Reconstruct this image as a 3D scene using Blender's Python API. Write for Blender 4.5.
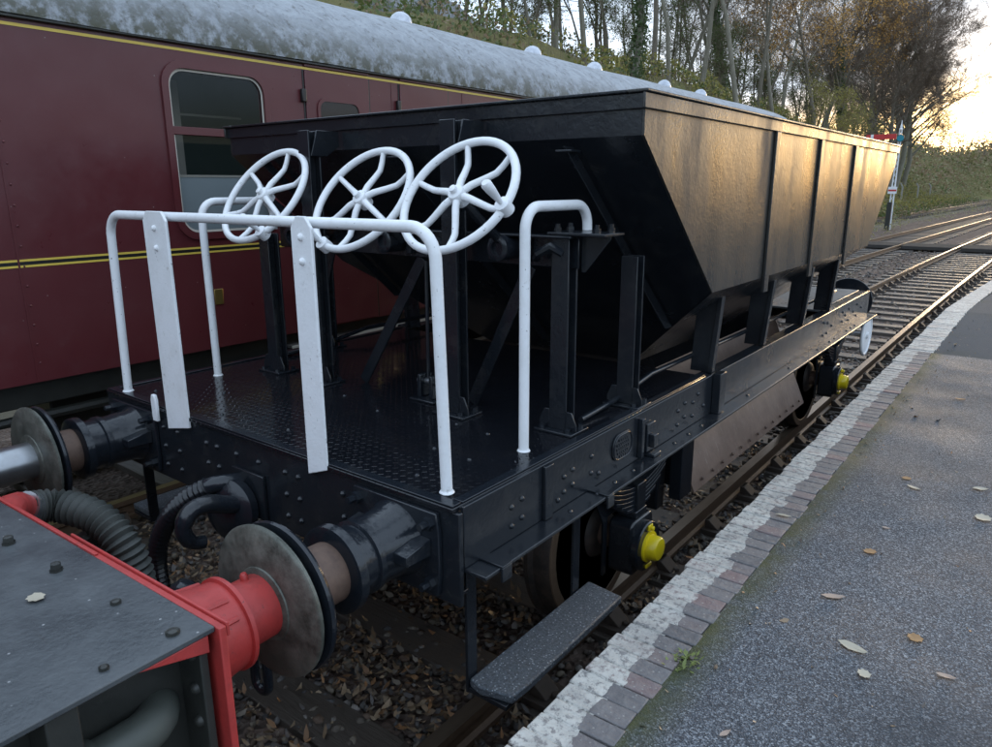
import bpy, math, random
import numpy as np
from mathutils import Vector, Matrix
R = math.radians
sc = bpy.context.scene
for o in list(bpy.data.objects): bpy.data.objects.remove(o)
C = sc.collection

# ------------------------------------------------------------------ camera
cam = bpy.data.cameras.new('camera'); camo = bpy.data.objects.new('camera', cam); C.objects.link(camo)
CAMP = Vector((2.4735, -1.5378, 2.2208)); YAW, PITCH, ROLL = 0.65743, 0.25422, -0.0036
fw = Vector((-math.sin(YAW)*math.cos(PITCH), math.cos(YAW)*math.cos(PITCH), -math.sin(PITCH)))
rt = Vector((math.cos(YAW), math.sin(YAW), 0)); up = rt.cross(fw)
r2 = rt*math.cos(ROLL) + up*math.sin(ROLL); u2 = up*math.cos(ROLL) - rt*math.sin(ROLL)
M = Matrix((( r2.x, u2.x, -fw.x), (r2.y, u2.y, -fw.y), (r2.z, u2.z, -fw.z))).to_4x4(); M.translation = CAMP
camo.matrix_world = M
cam.sensor_width = 36.0; cam.lens = 720.33/992*36; cam.clip_end = 3000; cam.clip_start = 0.02
sc.camera = camo
# ------------------------------------------------------------------ sky and sun
SUN_AZ, SUN_EL = R(-1.0), R(4.0)          # azimuth clockwise from +Y (the track's direction)
w = bpy.data.worlds.new('World'); sc.world = w; w.use_nodes = True
nt = w.node_tree; nt.nodes.clear()
sky = nt.nodes.new('ShaderNodeTexSky'); sky.sky_type = 'NISHITA'; sky.sun_disc = False
sky.sun_elevation = SUN_EL; sky.sun_rotation = SUN_AZ; sky.air_density = 1.0; sky.dust_density = 2.0; sky.ozone_density = 2.0
bg = nt.nodes.new('ShaderNodeBackground'); bg.inputs[1].default_value = 0.10
wo = nt.nodes.new('ShaderNodeOutputWorld')
# a broken deck of pale cloud over the clear sky, thinner towards the horizon
tcw = nt.nodes.new('ShaderNodeTexCoord'); sxw = nt.nodes.new('ShaderNodeSeparateXYZ'); nt.links.new(tcw.outputs['Generated'], sxw.inputs[0])
mpw = nt.nodes.new('ShaderNodeMapping'); mpw.inputs['Scale'].default_value = (1,1,3.2); nt.links.new(tcw.outputs['Generated'], mpw.inputs[0])
nzw = nt.nodes.new('ShaderNodeTexNoise'); nzw.inputs['Scale'].default_value = 2.6; nzw.inputs['Detail'].default_value = 6; nt.links.new(mpw.outputs[0], nzw.inputs['Vector'])
crw = nt.nodes.new('ShaderNodeValToRGB'); crw.color_ramp.elements[0].position = .25; crw.color_ramp.elements[0].color = (.72,)*3+(1,); crw.color_ramp.elements[1].position = .6; crw.color_ramp.elements[1].color = (.96,)*3+(1,)
nt.links.new(nzw.outputs['Fac'], crw.inputs[0])
elw = nt.nodes.new('ShaderNodeMapRange'); elw.inputs[1].default_value = .07; elw.inputs[2].default_value = .125; elw.inputs[3].default_value = .15; elw.inputs[4].default_value = 1.0
wob = nt.nodes.new('ShaderNodeMath'); wob.operation = 'MULTIPLY_ADD'; nt.links.new(nzw.outputs['Fac'], wob.inputs[0]); wob.inputs[1].default_value = .12; wob.inputs[2].default_value = -.06
adw = nt.nodes.new('ShaderNodeMath'); nt.links.new(wob.outputs[0], adw.inputs[0]); nt.links.new(sxw.outputs[2], adw.inputs[1]); nt.links.new(adw.outputs[0], elw.inputs[0])
mlw = nt.nodes.new('ShaderNodeMath'); mlw.operation = 'MULTIPLY'; nt.links.new(crw.outputs[0], mlw.inputs[0]); nt.links.new(elw.outputs[0], mlw.inputs[1])
mxw = nt.nodes.new('ShaderNodeMix'); mxw.data_type = 'RGBA'; nt.links.new(mlw.outputs[0], mxw.inputs[0]); pass
# the cloud is brighter where the low sun shines through it
dtw = nt.nodes.new('ShaderNodeVectorMath'); dtw.operation = 'DOT_PRODUCT'; nt.links.new(tcw.outputs['Generated'], dtw.inputs[0])
dtw.inputs[1].default_value = (math.sin(SUN_AZ)*math.cos(SUN_EL), math.cos(SUN_AZ)*math.cos(SUN_EL), math.sin(SUN_EL))
def lobe(p, col, prev):
    a = nt.nodes.new('ShaderNodeMath'); a.operation = 'MAXIMUM'; nt.links.new(dtw.outputs['Value'], a.inputs[0]); a.inputs[1].default_value = 0
    b = nt.nodes.new('ShaderNodeMath'); b.operation = 'POWER'; nt.links.new(a.outputs[0], b.inputs[0]); b.inputs[1].default_value = p
    c = nt.nodes.new('ShaderNodeMix'); c.data_type = 'RGBA'; c.blend_type = 'ADD'; c.clamp_factor = False; nt.links.new(b.outputs[0], c.inputs[0])
    if isinstance(prev, tuple): c.inputs[6].default_value = prev
    else: nt.links.new(prev, c.inputs[6])
    c.inputs[7].default_value = col; return c.outputs[2]
cl_ = lobe(24, (1.3,.8,.4,1), (4.3, 5.3, 6.6, 1))
nt.links.new(cl_, mxw.inputs[7])
nt.links.new(lobe(130, (30,25,16,1), lobe(14, (10,6.6,3.0,1), sky.outputs[0])), mxw.inputs[6])
nt.links.new(mxw.outputs[2], bg.inputs[0]); nt.links.new(bg.outputs[0], wo.inputs[0])
sl = bpy.data.lights.new('sun', 'SUN'); sl.energy = 0.5; sl.angle = R(14); sl.color = (1.0, 0.72, 0.42)
so = bpy.data.objects.new('sun', sl); C.objects.link(so); so.location = (5, 40, 20)
sd = Vector((math.sin(SUN_AZ)*math.cos(SUN_EL), math.cos(SUN_AZ)*math.cos(SUN_EL), math.sin(SUN_EL)))
so.rotation_euler = sd.to_track_quat('Z', 'Y').to_euler()
vs = sc.view_settings; vs.view_transform = 'Standard'; vs.look = 'None'; vs.gamma = 1; vs.use_curve_mapping = False
vs.exposure = 1.48
sc.cycles.max_bounces = 6; sc.cycles.sample_clamp_indirect = 6; sc.cycles.use_denoising = True

# ------------------------------------------------------------------ helpers
rng = np.random.default_rng(7); random.seed(7)
ORIG = {}
def tag(o, label=None, cat=None, group=None, kind=None):
    if label: o['label'] = label
    if cat: o['category'] = cat
    if group: o['group'] = group
    if kind: o['kind'] = kind
    return o
def empty(name, loc, rz=0.0):
    o = bpy.data.objects.new(name, None); C.objects.link(o); o.location = loc; o.rotation_euler = (0, 0, rz)
    o.empty_display_size = 0.1; ORIG[o] = Vector(loc); return o
class MB:
    def __init__(s): s.v = []; s.f = []; s.sm = []
    def add(s, vs, fs, smooth=False):
        n = len(s.v); s.v += [tuple(p) for p in vs]; s.f += [tuple(i+n for i in f) for f in fs]; s.sm += [smooth]*len(fs); return s
    def box(s, a, b):
        x0, x1 = sorted((a[0], b[0])); y0, y1 = sorted((a[1], b[1])); z0, z1 = sorted((a[2], b[2]))
        return s.add([(x0,y0,z0),(x1,y0,z0),(x1,y1,z0),(x0,y1,z0),(x0,y0,z1),(x1,y0,z1),(x1,y1,z1),(x0,y1,z1)],
                     [(3,2,1,0),(4,5,6,7),(0,1,5,4),(1,2,6,5),(2,3,7,6),(3,0,4,7)])
    def prism(s, poly, axis, a, b):
        """poly: 2D points (the two other axes in xyz order, y-plane: (x,z), x-plane: (y,z), z-plane: (x,y))"""
        def P(p, t): return (t,p[0],p[1]) if axis=='x' else (p[0],t,p[1]) if axis=='y' else (p[0],p[1],t)
        n = len(poly)
        ar = sum(poly[i][0]*poly[(i+1)%n][1]-poly[(i+1)%n][0]*poly[i][1] for i in range(n))
        pl = list(poly) if ar > 0 else list(poly)[::-1]
        lo, hi = min(a,b), max(a,b)
        V = [P(p,lo) for p in pl] + [P(p,hi) for p in pl]
        F = [tuple(range(n))[::-1], tuple(range(n,2*n))] + [(i,(i+1)%n,n+(i+1)%n,n+i) for i in range(n)]
        if axis == 'y': F = [f[::-1] for f in F]
        return s.add(V, F)
    def hexa(s, lo, hi):
        """two quads with the same winding: a plate between them"""
        return s.add(list(lo)+list(hi), [(3,2,1,0),(4,5,6,7),(0,1,5,4),(1,2,6,5),(2,3,7,6),(3,0,4,7)])
    def plate(s, quad, t):
        q = [Vector(p) for p in quad]; n = (q[1]-q[0]).cross(q[-1]-q[0]).normalized()*t
        m = len(q); V = q+[p+n for p in q]
        return s.add(V, [tuple(range(m))[::-1], tuple(range(m,2*m))]+[(i,(i+1)%m,m+(i+1)%m,m+i) for i in range(m)])
    def tube(s, pts, rad, n=10, cap=True, smooth=True, closed=False):
        pts = [Vector(p) for p in pts]; m = len(pts)
        rads = rad if hasattr(rad,'__len__') else [rad]*m
        V = []; prev = None
        for i in range(m):
            if closed: t = pts[(i+1)%m]-pts[i-1]
            else: t = pts[min(i+1,m-1)]-pts[max(i-1,0)]
            t = t.normalized() if t.length > 1e-9 else Vector((0,0,1))
            if prev is None:
                a = t.cross(Vector((0,0,1)))
                if a.length < 1e-3: a = t.cross(Vector((1,0,0)))
            else: a = prev - t*prev.dot(t)
            a.normalize(); prev = a; b = t.cross(a)
            for k in range(n):
                an = 2*math.pi*k/n; V.append(pts[i]+(a*math.cos(an)+b*math.sin(an))*rads[i])
        F = []
        for i in range(m if closed else m-1):
            j = (i+1)%m
            F += [(i*n+k, i*n+(k+1)%n, j*n+(k+1)%n, j*n+k) for k in range(n)]
        s.add(V, F, smooth)
        if cap and not closed:
            c = len(s.v)-len(V)
            s.f += [tuple(c+k for k in range(n))[::-1], tuple(c+(m-1)*n+k for k in range(n))]; s.sm += [False, False]
        return s
    def lathe(s, prof, base, axis, n=32, smooth=True):
        """prof: (t along axis, radius); rings are duplicated at sharp corners by the caller"""
        base = Vector(base); ax = Vector(axis).normalized()
        a = ax.cross(Vector((0,0,1)));
        if a.length < 1e-3: a = ax.cross(Vector((1,0,0)))
        a.normalize(); b = ax.cross(a); V = []
        for t, r in prof:
            for k in range(n):
                an = 2*math.pi*k/n; V.append(base+ax*t+(a*math.cos(an)+b*math.sin(an))*max(r,1e-4))
        m = len(prof); F = [(i*n+k,i*n+(k+1)%n,(i+1)*n+(k+1)%n,(i+1)*n+k) for i in range(m-1) for k in range(n)]
        s.add(V, F, smooth)
        c = len(s.v)-len(V); s.f += [tuple(c+k for k in range(n))[::-1], tuple(c+(m-1)*n+k for k in range(n))]; s.sm += [False,False]
        return s
    def dome(s, c, n, r, h=None, seg=8):
        h = h or r*0.7
        return s.lathe([(-0.003,r),(0,r),(h*.6,r*.8),(h,r*.35)], c, n, seg)
    def build(s, name, mat, parent=None, bevel=0, weld=False, seg=2, loc=None):
        V = np.array(s.v, float); c = (V.min(0)+V.max(0))/2 if loc is None else np.array(loc, float)
        me = bpy.data.meshes.new(name); me.from_pydata((V-c).tolist(), [], s.f)
        me.polygons.foreach_set('use_smooth', s.sm); me.materials.append(MAT[mat]); me.update(); me.set_sharp_from_angle(angle=R(38))
        o = bpy.data.objects.new(name, me); C.objects.link(o)
        if parent is not None: o.parent = parent; o.location = Vector(c)-ORIG[parent]
        else: o.location = Vector(c)
        ORIG[o] = Vector(c)
        if bevel:
            b = o.modifiers.new('bevel','BEVEL'); b.width = bevel; b.segments = seg; b.limit_method = 'ANGLE'; b.angle_limit = R(35)
        return o
def bx(name, mat, parent, a, b, bevel=0.004): return MB().box(a,b).build(name, mat, parent, bevel)
def numesh(name, V, F, mat, parent=None, smooth=False, mats=None, mi=None):
    """V (n,3), F (m,k) numpy -> object, fast"""
    me = bpy.data.meshes.new(name); n, (m,k) = len(V), F.shape
    me.vertices.add(n); me.vertices.foreach_set('co', np.asarray(V,np.float32).ravel())
    me.loops.add(m*k); me.loops.foreach_set('vertex_index', F.astype(np.int32).ravel())
    me.polygons.add(m); me.polygons.foreach_set('loop_start', np.arange(0,m*k,k,dtype=np.int32)); me.polygons.foreach_set('loop_total', np.full(m,k,np.int32))
    if smooth: me.polygons.foreach_set('use_smooth', np.ones(m,bool))
    for q in (mats or [mat]): me.materials.append(MAT[q])
    if mi is not None: me.polygons.foreach_set('material_index', np.asarray(mi,np.int32))
    me.update(calc_edges=True); me.validate()
    o = bpy.data.objects.new(name, me); C.objects.link(o)
    if parent is not None: o.parent = parent
    return o
def arc(c, r, a0, a1, n, ex, ey):
    c = Vector(c); ex = Vector(ex); ey = Vector(ey)
    return [c+ex*(r*math.cos(a0+(a1-a0)*i/n))+ey*(r*math.sin(a0+(a1-a0)*i/n)) for i in range(n+1)]
def smooth_path(P, n):
    out = []
    for i in range(len(P)-1):
        p0, p1, p2, p3 = P[max(i-1,0)], P[i], P[i+1], P[min(i+2,len(P)-1)]
        for k in range(n):
            t = k/n; out.append(.5*((2*p1)+(-p0+p2)*t+(2*p0-5*p1+4*p2-p3)*t*t+(-p0+3*p1-3*p2+p3)*t**3))
    return out+[P[-1]]
def rrect(x0, x1, y0, y1, r, n=6):
    P = []
    for cx, cy, a in ((x1-r,y1-r,0),(x0+r,y1-r,90),(x0+r,y0+r,180),(x1-r,y0+r,270)):
        P += [(cx+r*math.cos(R(a+90*i/n)), cy+r*math.sin(R(a+90*i/n))) for i in range(n+1)]
    return P

# ------------------------------------------------------------------ materials
MAT = {}
class NT:
    def __init__(s, name):
        m = bpy.data.materials.new(name); m.use_nodes = True; s.t = m.node_tree; s.m = m; MAT[name] = m
        s.p = s.t.nodes['Principled BSDF']; s.out = s.t.nodes['Material Output']; s.tc = s.n('ShaderNodeTexCoord'); s.geo = None
    def n(s, k, **kw):
        q = s.t.nodes.new(k)
        for a, b in kw.items(): setattr(q, a, b)
        return q
    def L(s, a, b): s.t.links.new(a, b)
    def set(s, sock, v):
        if hasattr(v, 'is_output') or isinstance(v, bpy.types.NodeSocket): s.L(v, sock)
        else: sock.default_value = v
    def coord(s, scale=(1,1,1), world=True):
        mp = s.n('ShaderNodeMapping'); mp.inputs['Scale'].default_value = scale
        if world:
            if s.geo is None: s.geo = s.n('ShaderNodeNewGeometry')
            s.L(s.geo.outputs['Position'], mp.inputs[0])
        else: s.L(s.tc.outputs['Object'], mp.inputs[0])
        return mp.outputs[0]
    def noise(s, scale, detail=4, rough=.55, vec=None, dist=0):
        q = s.n('ShaderNodeTexNoise'); q.inputs['Scale'].default_value = scale; q.inputs['Detail'].default_value = detail
        q.inputs['Roughness'].default_value = rough; q.inputs['Distortion'].default_value = dist
        s.L(vec if vec is not None else s.coord(), q.inputs['Vector']); return q.outputs['Fac']
    def voro(s, scale, feature='F1', vec=None, out='Distance', rand=1):
        q = s.n('ShaderNodeTexVoronoi'); q.feature = feature; q.inputs['Scale'].default_value = scale; q.inputs['Randomness'].default_value = rand
        s.L(vec if vec is not None else s.coord(), q.inputs['Vector']); return q.outputs[out]
    def ramp(s, fac, stops, interp='LINEAR'):
        q = s.n('ShaderNodeValToRGB'); q.color_ramp.interpolation = interp
        e = q.color_ramp.elements
        while len(e) < len(stops): e.new(.5)
        for i, (p, c) in enumerate(stops):
            e[i].position = p; e[i].color = (c,c,c,1) if isinstance(c,(int,float)) else (*c,1)
        s.L(fac, q.inputs[0]); return q.outputs[0]
    def mix(s, fac, a, b, mode='MIX'):
        q = s.n('ShaderNodeMix', data_type='RGBA', blend_type=mode)
        for so_, v in ((q.inputs[0],fac),(q.inputs[6],a),(q.inputs[7],b)):
            if isinstance(v, tuple): v = (*v,1) if len(v)==3 else v
            s.set(so_, v)
        return q.outputs[2]
    def math(s, op, a, b=0.0, clamp=False):
        q = s.n('ShaderNodeMath', operation=op); q.use_clamp = clamp; s.set(q.inputs[0], a); s.set(q.inputs[1], b); return q.outputs[0]
    def xyz(s):
        q = s.n('ShaderNodeSeparateXYZ'); s.L(s.coord(), q.inputs[0]); return q.outputs
    def orand(s): return s.n('ShaderNodeObjectInfo').outputs['Random']
    def bump(s, h, strength=.3, dist=.01, prev=None):
        q = s.n('ShaderNodeBump'); q.inputs['Strength'].default_value = strength; q.inputs['Distance'].default_value = dist
        s.L(h, q.inputs['Height'])
        if prev is not None: s.L(prev, q.inputs['Normal'])
        s.L(q.outputs[0], s.p.inputs['Normal']); return q.outputs[0]
    def fin(s, col=None, rough=None, metal=None, spec=None, coat=None):
        if col is not None: s.set(s.p.inputs['Base Color'], (*col,1) if isinstance(col,tuple) and len(col)==3 else col)
        if rough is not None: s.set(s.p.inputs['Roughness'], rough)
        if metal is not None: s.set(s.p.inputs['Metallic'], metal)
        if spec is not None: s.set(s.p.inputs['Specular IOR Level'], spec)
        if coat is not None: s.set(s.p.inputs['Coat Weight'], coat); s.p.inputs['Coat Roughness'].default_value = .12
        return s
# black gloss paint over pitted steel
def black(name, c=(.012,.0145,.0185), r0=.22, r1=.42, bump=.25):
    m = NT(name); n1 = m.noise(3.5,5); n2 = m.noise(55,4); n3 = m.noise(9,6,.7)
    dust = m.ramp(n3, [(.52,0.0),(.78,.5)])
    col = m.mix(dust, c, (.05,.048,.045))
    b = m.bump(m.noise(14,3), bump*.5, .012); m.bump(n2, bump, .004, b)
    m.fin(col, m.ramp(n1, [(.3,r0),(.7,r1)]))
black('black_paint', r0=.15, r1=.30, bump=.2); black('black_gloss', (.012,.015,.020), .1, .24, .3)
m = NT('hopper_paint')      # duller, dust-filmed black on the hopper sheets, with smeared runs
st = m.noise(2.2,6,.6, m.coord((1,2.2,.5))); fn = m.noise(70,3); md = m.noise(16,5,.65)
col = m.mix(m.ramp(st,[(.35,0),(.7,1)]), (.022,.022,.022), (.048,.044,.038))
col = m.mix(m.ramp(md,[(.58,0),(.75,.5)]), col, (.075,.068,.055))
b = m.bump(m.noise(1.1,2), .25, .05); b = m.bump(md, .12, .010, b); m.bump(fn, .2, .0035, b)
sm = m.noise(1.5,5,.6, m.coord((1,1.6,.55)))
m.fin(m.mix(m.ramp(sm,[(.52,0),(.64,.75)]), col, (.017,.017,.018)), m.math('ADD', m.ramp(st,[(.3,.22),(.7,.34)]), m.ramp(sm,[(.5,0),(.66,.25)])), spec=.6)
m = NT('checker_plate')     # wet chequered floor
mp = m.n('ShaderNodeMapping'); mp.inputs['Rotation'].default_value = (0,0,R(45)); mp.inputs['Scale'].default_value = (40,40,40)
m.L(m.coord(), mp.inputs[0]); ch = m.n('ShaderNodeTexChecker'); ch.inputs['Scale'].default_value = 1; m.L(mp.outputs[0], ch.inputs[0])
sx = m.n('ShaderNodeSeparateXYZ'); m.L(mp.outputs[0], sx.inputs[0])
def bar(long_, short):
    a = m.math('ABSOLUTE', m.math('SUBTRACT', m.math('FRACT', long_), .5)); b_ = m.math('ABSOLUTE', m.math('SUBTRACT', m.math('FRACT', short), .5))
    return m.math('MULTIPLY', m.math('LESS_THAN', a, .36), m.math('SUBTRACT', .16, b_, True))
bars = m.n('ShaderNodeMix', data_type='FLOAT'); m.L(ch.outputs['Fac'], bars.inputs[0]); m.L(bar(sx.outputs[0],sx.outputs[1]), bars.inputs[2]); m.L(bar(sx.outputs[1],sx.outputs[0]), bars.inputs[3])
b = m.bump(bars.outputs[0], .55, .015); m.bump(m.noise(5,4), .15, .02, b)
wet = m.noise(2.5,4)
m.fin(m.mix(m.ramp(m.noise(6,6,.7),[(.5,0),(.75,.6)]), (.008,.009,.012), (.016,.015,.016)), m.ramp(wet,[(.35,.06),(.65,.20)]))
m = NT('white_paint'); n = m.noise(25,5,.7)
m.bump(m.noise(70,3), .3, .004)
g1 = m.noise(7,6,.7); wc = m.mix(m.ramp(g1,[(.45,0),(.72,.5)]), (.80,.81,.83), (.60,.60,.58)); wc = m.mix(m.ramp(n,[(.64,0),(.72,.6)]), wc, (.38,.36,.33)); wc = m.mix(m.ramp(m.noise(60,3,.6),[(.68,0),(.72,.8)]), wc, (.10,.09,.085))
m.fin(wc, m.ramp(g1,[(.3,.3),(.7,.55)]))
m = NT('maroon'); big = m.noise(.9,4); fine = m.noise(7,6,.7); sp = m.voro(9)
c = m.mix(m.ramp(big,[(.3,0),(.7,1)]), (.086,.0165,.0195), (.108,.0225,.0265))
c = m.mix(m.ramp(fine,[(.58,0),(.85,.25)]), c, (.14,.07,.07))
c = m.mix(m.ramp(sp,[(.02,.6),(.035,0)]), c, (.4,.33,.3))
b = m.bump(m.noise(1.4,2), .22, .05); m.bump(fine, .06, .01, b)
m.fin(c, m.ramp(fine,[(.3,.26),(.75,.45)]))
m = NT('yellow_line'); m.fin(m.mix(m.noise(20,4), (.78,.58,.10), (.62,.44,.07)), .4)
m = NT('line_black'); m.fin((.012,.011,.011), .4)
m = NT('coach_roof'); s1 = m.noise(5.5,9,.75, m.coord((1.2,1,1.6)), .8); s2 = m.noise(1.0,6,.65, m.coord((.25,2.6,.25)), 1.2); s3 = m.noise(14,5,.7)
c = m.mix(m.ramp(s1,[(.34,0),(.58,1)]), (.21,.225,.245), (.33,.355,.385))
c = m.mix(m.ramp(s2,[(.54,0),(.66,.45)]), c, (.17,.175,.18))
c = m.mix(m.ramp(s3,[(.55,0),(.68,.75)]), c, (.085,.08,.072))
z = m.xyz()[2]; edge = m.math('MULTIPLY', m.ramp(m.math('SUBTRACT', 3.42, z), [(0,0),(.32,1)]), m.ramp(m.noise(9,5,.7),[(.4,0),(.55,1)]))
c = m.mix(edge, c, (.075,.075,.05))
m.bump(s3, .4, .02); m.fin(c, .75)
m = NT('roof_vent'); m.fin(m.mix(m.noise(14,4), (.22,.24,.28), (.7,.72,.76)), .25, .8)
m = NT('red_paint'); n = m.noise(18,5,.65)
m.bump(n,.25,.006); rc_ = m.mix(m.ramp(n,[(.45,0),(.75,.7)]), (.42,.042,.038), (.26,.028,.025)); rc_ = m.mix(m.ramp(m.noise(5,6,.75),[(.58,0),(.74,.6)]), rc_, (.10,.03,.025)); rc_ = m.mix(m.ramp(m.noise(34,4,.7),[(.66,0),(.72,.8)]), rc_, (.05,.035,.03))
m.fin(rc_, m.ramp(n,[(.3,.32),(.7,.55)]))
m = NT('deck_grey'); n = m.noise(6,6,.65); sc2 = m.noise(3,6,.75, m.coord((1,9,1)))
c = m.mix(m.ramp(n,[(.35,0),(.7,1)]), (.045,.051,.056), (.085,.093,.098))
c = m.mix(m.ramp(sc2,[(.60,0),(.72,.5)]), c, (.035,.034,.034)); c = m.mix(m.ramp(m.voro(26),[(.05,.8),(.09,0)]), c, (.33,.33,.33))
m.bump(m.noise(60,4), .3, .004); m.fin(c, m.ramp(n,[(.3,.22),(.7,.42)]))
m = NT('old_black'); n = m.noise(8,5); m.bump(m.noise(40,4),.3,.005); m.fin(m.mix(n,(.012,.014,.013),(.04,.04,.035)), .45)
m = NT('rubber'); m.fin(m.mix(m.noise(12,5),(.028,.032,.030),(.058,.062,.055)), .6)
m = NT('rubber_gloss'); m.fin((.012,.013,.016), .22)
m = NT('steel'); m.fin(m.mix(m.noise(20,4),(.42,.44,.47),(.28,.28,.28)), .3, .9)
m = NT('pipe_steel'); n = m.noise(10,5); m.fin(m.mix(n,(.035,.042,.038),(.085,.092,.08)), m.ramp(n,[(.3,.4),(.7,.65)]), .1)
m = NT('buffer_face'); n = m.noise(11,8,.78); c = m.mix(m.ramp(n,[(.35,0),(.65,1)]),(.045,.05,.042),(.17,.175,.15))
m.bump(m.noise(30,5),.2,.004); m.fin(m.mix(m.ramp(m.noise(16,5,.7),[(.6,0),(.72,.4)]),c,(.12,.10,.07)), m.ramp(n,[(.3,.3),(.7,.55)]), .35)
m = NT('rust'); n = m.noise(12,6,.7); m.bump(n,.3,.006); m.fin(m.mix(m.ramp(n,[(.3,0),(.7,1)]),(.075,.045,.035),(.17,.105,.075)), .65)
m = NT('chair_iron'); n = m.noise(25,5,.7); m.fin(m.mix(n,(.03,.024,.02),(.075,.055,.042)), .65)
m = NT('wheel_dark'); n = m.noise(12,6,.7); m.fin(m.mix(m.ramp(n,[(.4,0),(.7,1)]),(.022,.019,.017),(.07,.048,.038)), .6)
m = NT('chute_rust'); n = m.noise(4,6,.7); f = m.noise(22,5,.7, m.coord((.4,3,.4)))
c = m.mix(m.ramp(n,[(.3,0),(.7,1)]),(.14,.09,.068),(.26,.18,.14)); c = m.mix(m.ramp(f,[(.6,0),(.72,.7)]),c,(.38,.35,.32))
m.bump(n,.2,.01); m.fin(c,.5)
m = NT('rail_steel'); n = m.noise(30,4); m.bump(n,.2,.004)
m.fin(m.mix(n,(.09,.058,.038),(.17,.115,.075)), .5, .25)
m = NT('rail_head'); m.fin(m.mix(m.noise(25,4, vec=m.coord((1,.2,1))),(.30,.24,.18),(.16,.11,.075)), .32, .7)
m = NT('sleeper_wood'); g = m.noise(9,6,.7, m.coord((.6,7,7))); c = m.mix(g,(.035,.028,.022),(.12,.10,.082))
m.bump(g,.6,.012); m.fin(m.mix(m.orand(), c, m.mix(.5,c,(.12,.105,.095))), m.ramp(g,[(.3,.35),(.7,.7)]))
m = NT('ballast'); v = m.voro(22, out='Color'); d = m.voro(22); hs = m.n('ShaderNodeSeparateColor'); m.L(v, hs.inputs[0])
c = m.ramp(hs.outputs[0],[(0,(.05,.042,.038)),(.35,(.11,.082,.07)),(.6,(.17,.135,.115)),(.8,(.14,.09,.068)),(1,(.25,.21,.18))])
m.bump(d,.9,.04); m.fin(m.mix(.55, c, m.ramp(m.noise(1.6,8,.8, m.coord((1.6,.5,1))),[(.35,(.06,.045,.038)),(.5,(.13,.095,.078)),(.66,(.24,.19,.16))])), .9, spec=.15)
m = NT('stone'); at = m.n('ShaderNodeVertexColor'); at.layer_name = 'col'; m.bump(m.noise(45,4),.4,.01)
m.fin(m.mix(.25, at.outputs[0], m.mix(m.noise(30,4),(.05,.048,.045),(.2,.18,.155))), .85, spec=.3)
m = NT('leaf_litter'); at = m.n('ShaderNodeVertexColor'); at.layer_name = 'col'; m.fin(at.outputs[0], .55)
m = NT('asphalt'); mxy = m.xyz(); v = m.voro(230, out='Color'); hs = m.n('ShaderNodeSeparateColor'); m.L(v, hs.inputs[0]); d = m.voro(230)
c = m.ramp(hs.outputs[0],[(0,(.028,.033,.040)),(.4,(.066,.074,.087)),(.7,(.13,.142,.162)),(.9,(.24,.26,.285)),(1,(.40,.42,.44))])
c = m.mix(m.ramp(m.noise(1.3,5),[(.3,.1),(.7,.5)]), c, (.048,.053,.061))
mo = m.math('MULTIPLY', m.ramp(m.math('SUBTRACT', mxy[0], 1.72), [(0.0,1),(.035,.75),(.13,0)]), m.ramp(m.noise(5,5,.7),[(.30,.25),(.55,1)]))
c = m.mix(mo, c, m.mix(m.noise(40,3),(.035,.042,.015),(.075,.08,.03)))
c = m.mix(m.ramp(m.voro(5.5),[(.03,.7),(.05,0)]), c, (.2,.2,.2))
b = m.bump(d,.45,.006); m.bump(m.noise(3,3),.12,.05,b)
c = m.mix(m.ramp(m.noise(.7,6,.7),[(.5,0),(.7,.45)]), c, (.035,.038,.043))
m.fin(c, m.ramp(m.noise(2,4),[(.3,.6),(.7,.8)]), spec=.22)
m = NT('asphalt_old'); n = m.noise(60,5,.75); c = m.mix(n,(.05,.055,.062),(.085,.092,.10)); mo = m.ramp(m.noise(1.6,5),[(.55,0),(.75,.6)])
m.bump(n,.4,.006); m.fin(m.mix(mo,c,(.06,.065,.05)), .9, spec=.15)
def brickmat(name, paint):
    m = NT(name); x = m.xyz()[0]; rnd = m.orand(); n = m.noise(26,5,.7); f = m.noise(90,3)
    base = m.ramp(rnd,[(0,(.085,.082,.088)),(.3,(.125,.118,.122)),(.6,(.15,.135,.135)),(.72,(.20,.125,.12)),(.85,(.11,.105,.11)),(1,(.21,.15,.14))])
    base = m.mix(m.ramp(n,[(.4,0),(.8,.5)]), base if name != 'mortar_painted' else m.mix(m.noise(30,4),(.06,.058,.05),(.12,.115,.10)), (.27,.26,.25) if name != 'mortar_painted' else (.1,.1,.09))
    base = m.mix(m.ramp(m.voro(48),[(.12,.6),(.2,0)]), base, (.32,.31,.29))
    lim = m.math('ADD', m.math('ADD', paint, m.math('MULTIPLY', m.math('SUBTRACT', m.noise(9,4), .5), .09)), m.math('MULTIPLY', m.math('SUBTRACT', rnd, .5), .03))
    on = m.math('LESS_THAN', x, lim)
    chips = m.math('MULTIPLY', m.ramp(m.noise(38,5,.75),[(.50,1),(.60,.2)]), m.ramp(m.noise(6,4,.6),[(.35,.55),(.6,1)]))
    on = m.math('MULTIPLY', on, chips)
    c = m.mix(on, base, m.mix(m.noise(18,4),(.36,.345,.31),(.62,.60,.555)))
    b = m.bump(n,.7,.012); m.bump(f,.4,.005,b); m.fin(c,.68)
brickmat('mortar_painted', 1.80); brickmat('brick_part_painted', 1.624); brickmat('brick_painted', 1.78)
m = NT('mortar'); m.fin(m.mix(m.noise(30,4),(.06,.058,.05),(.12,.115,.10)), .9)
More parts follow.
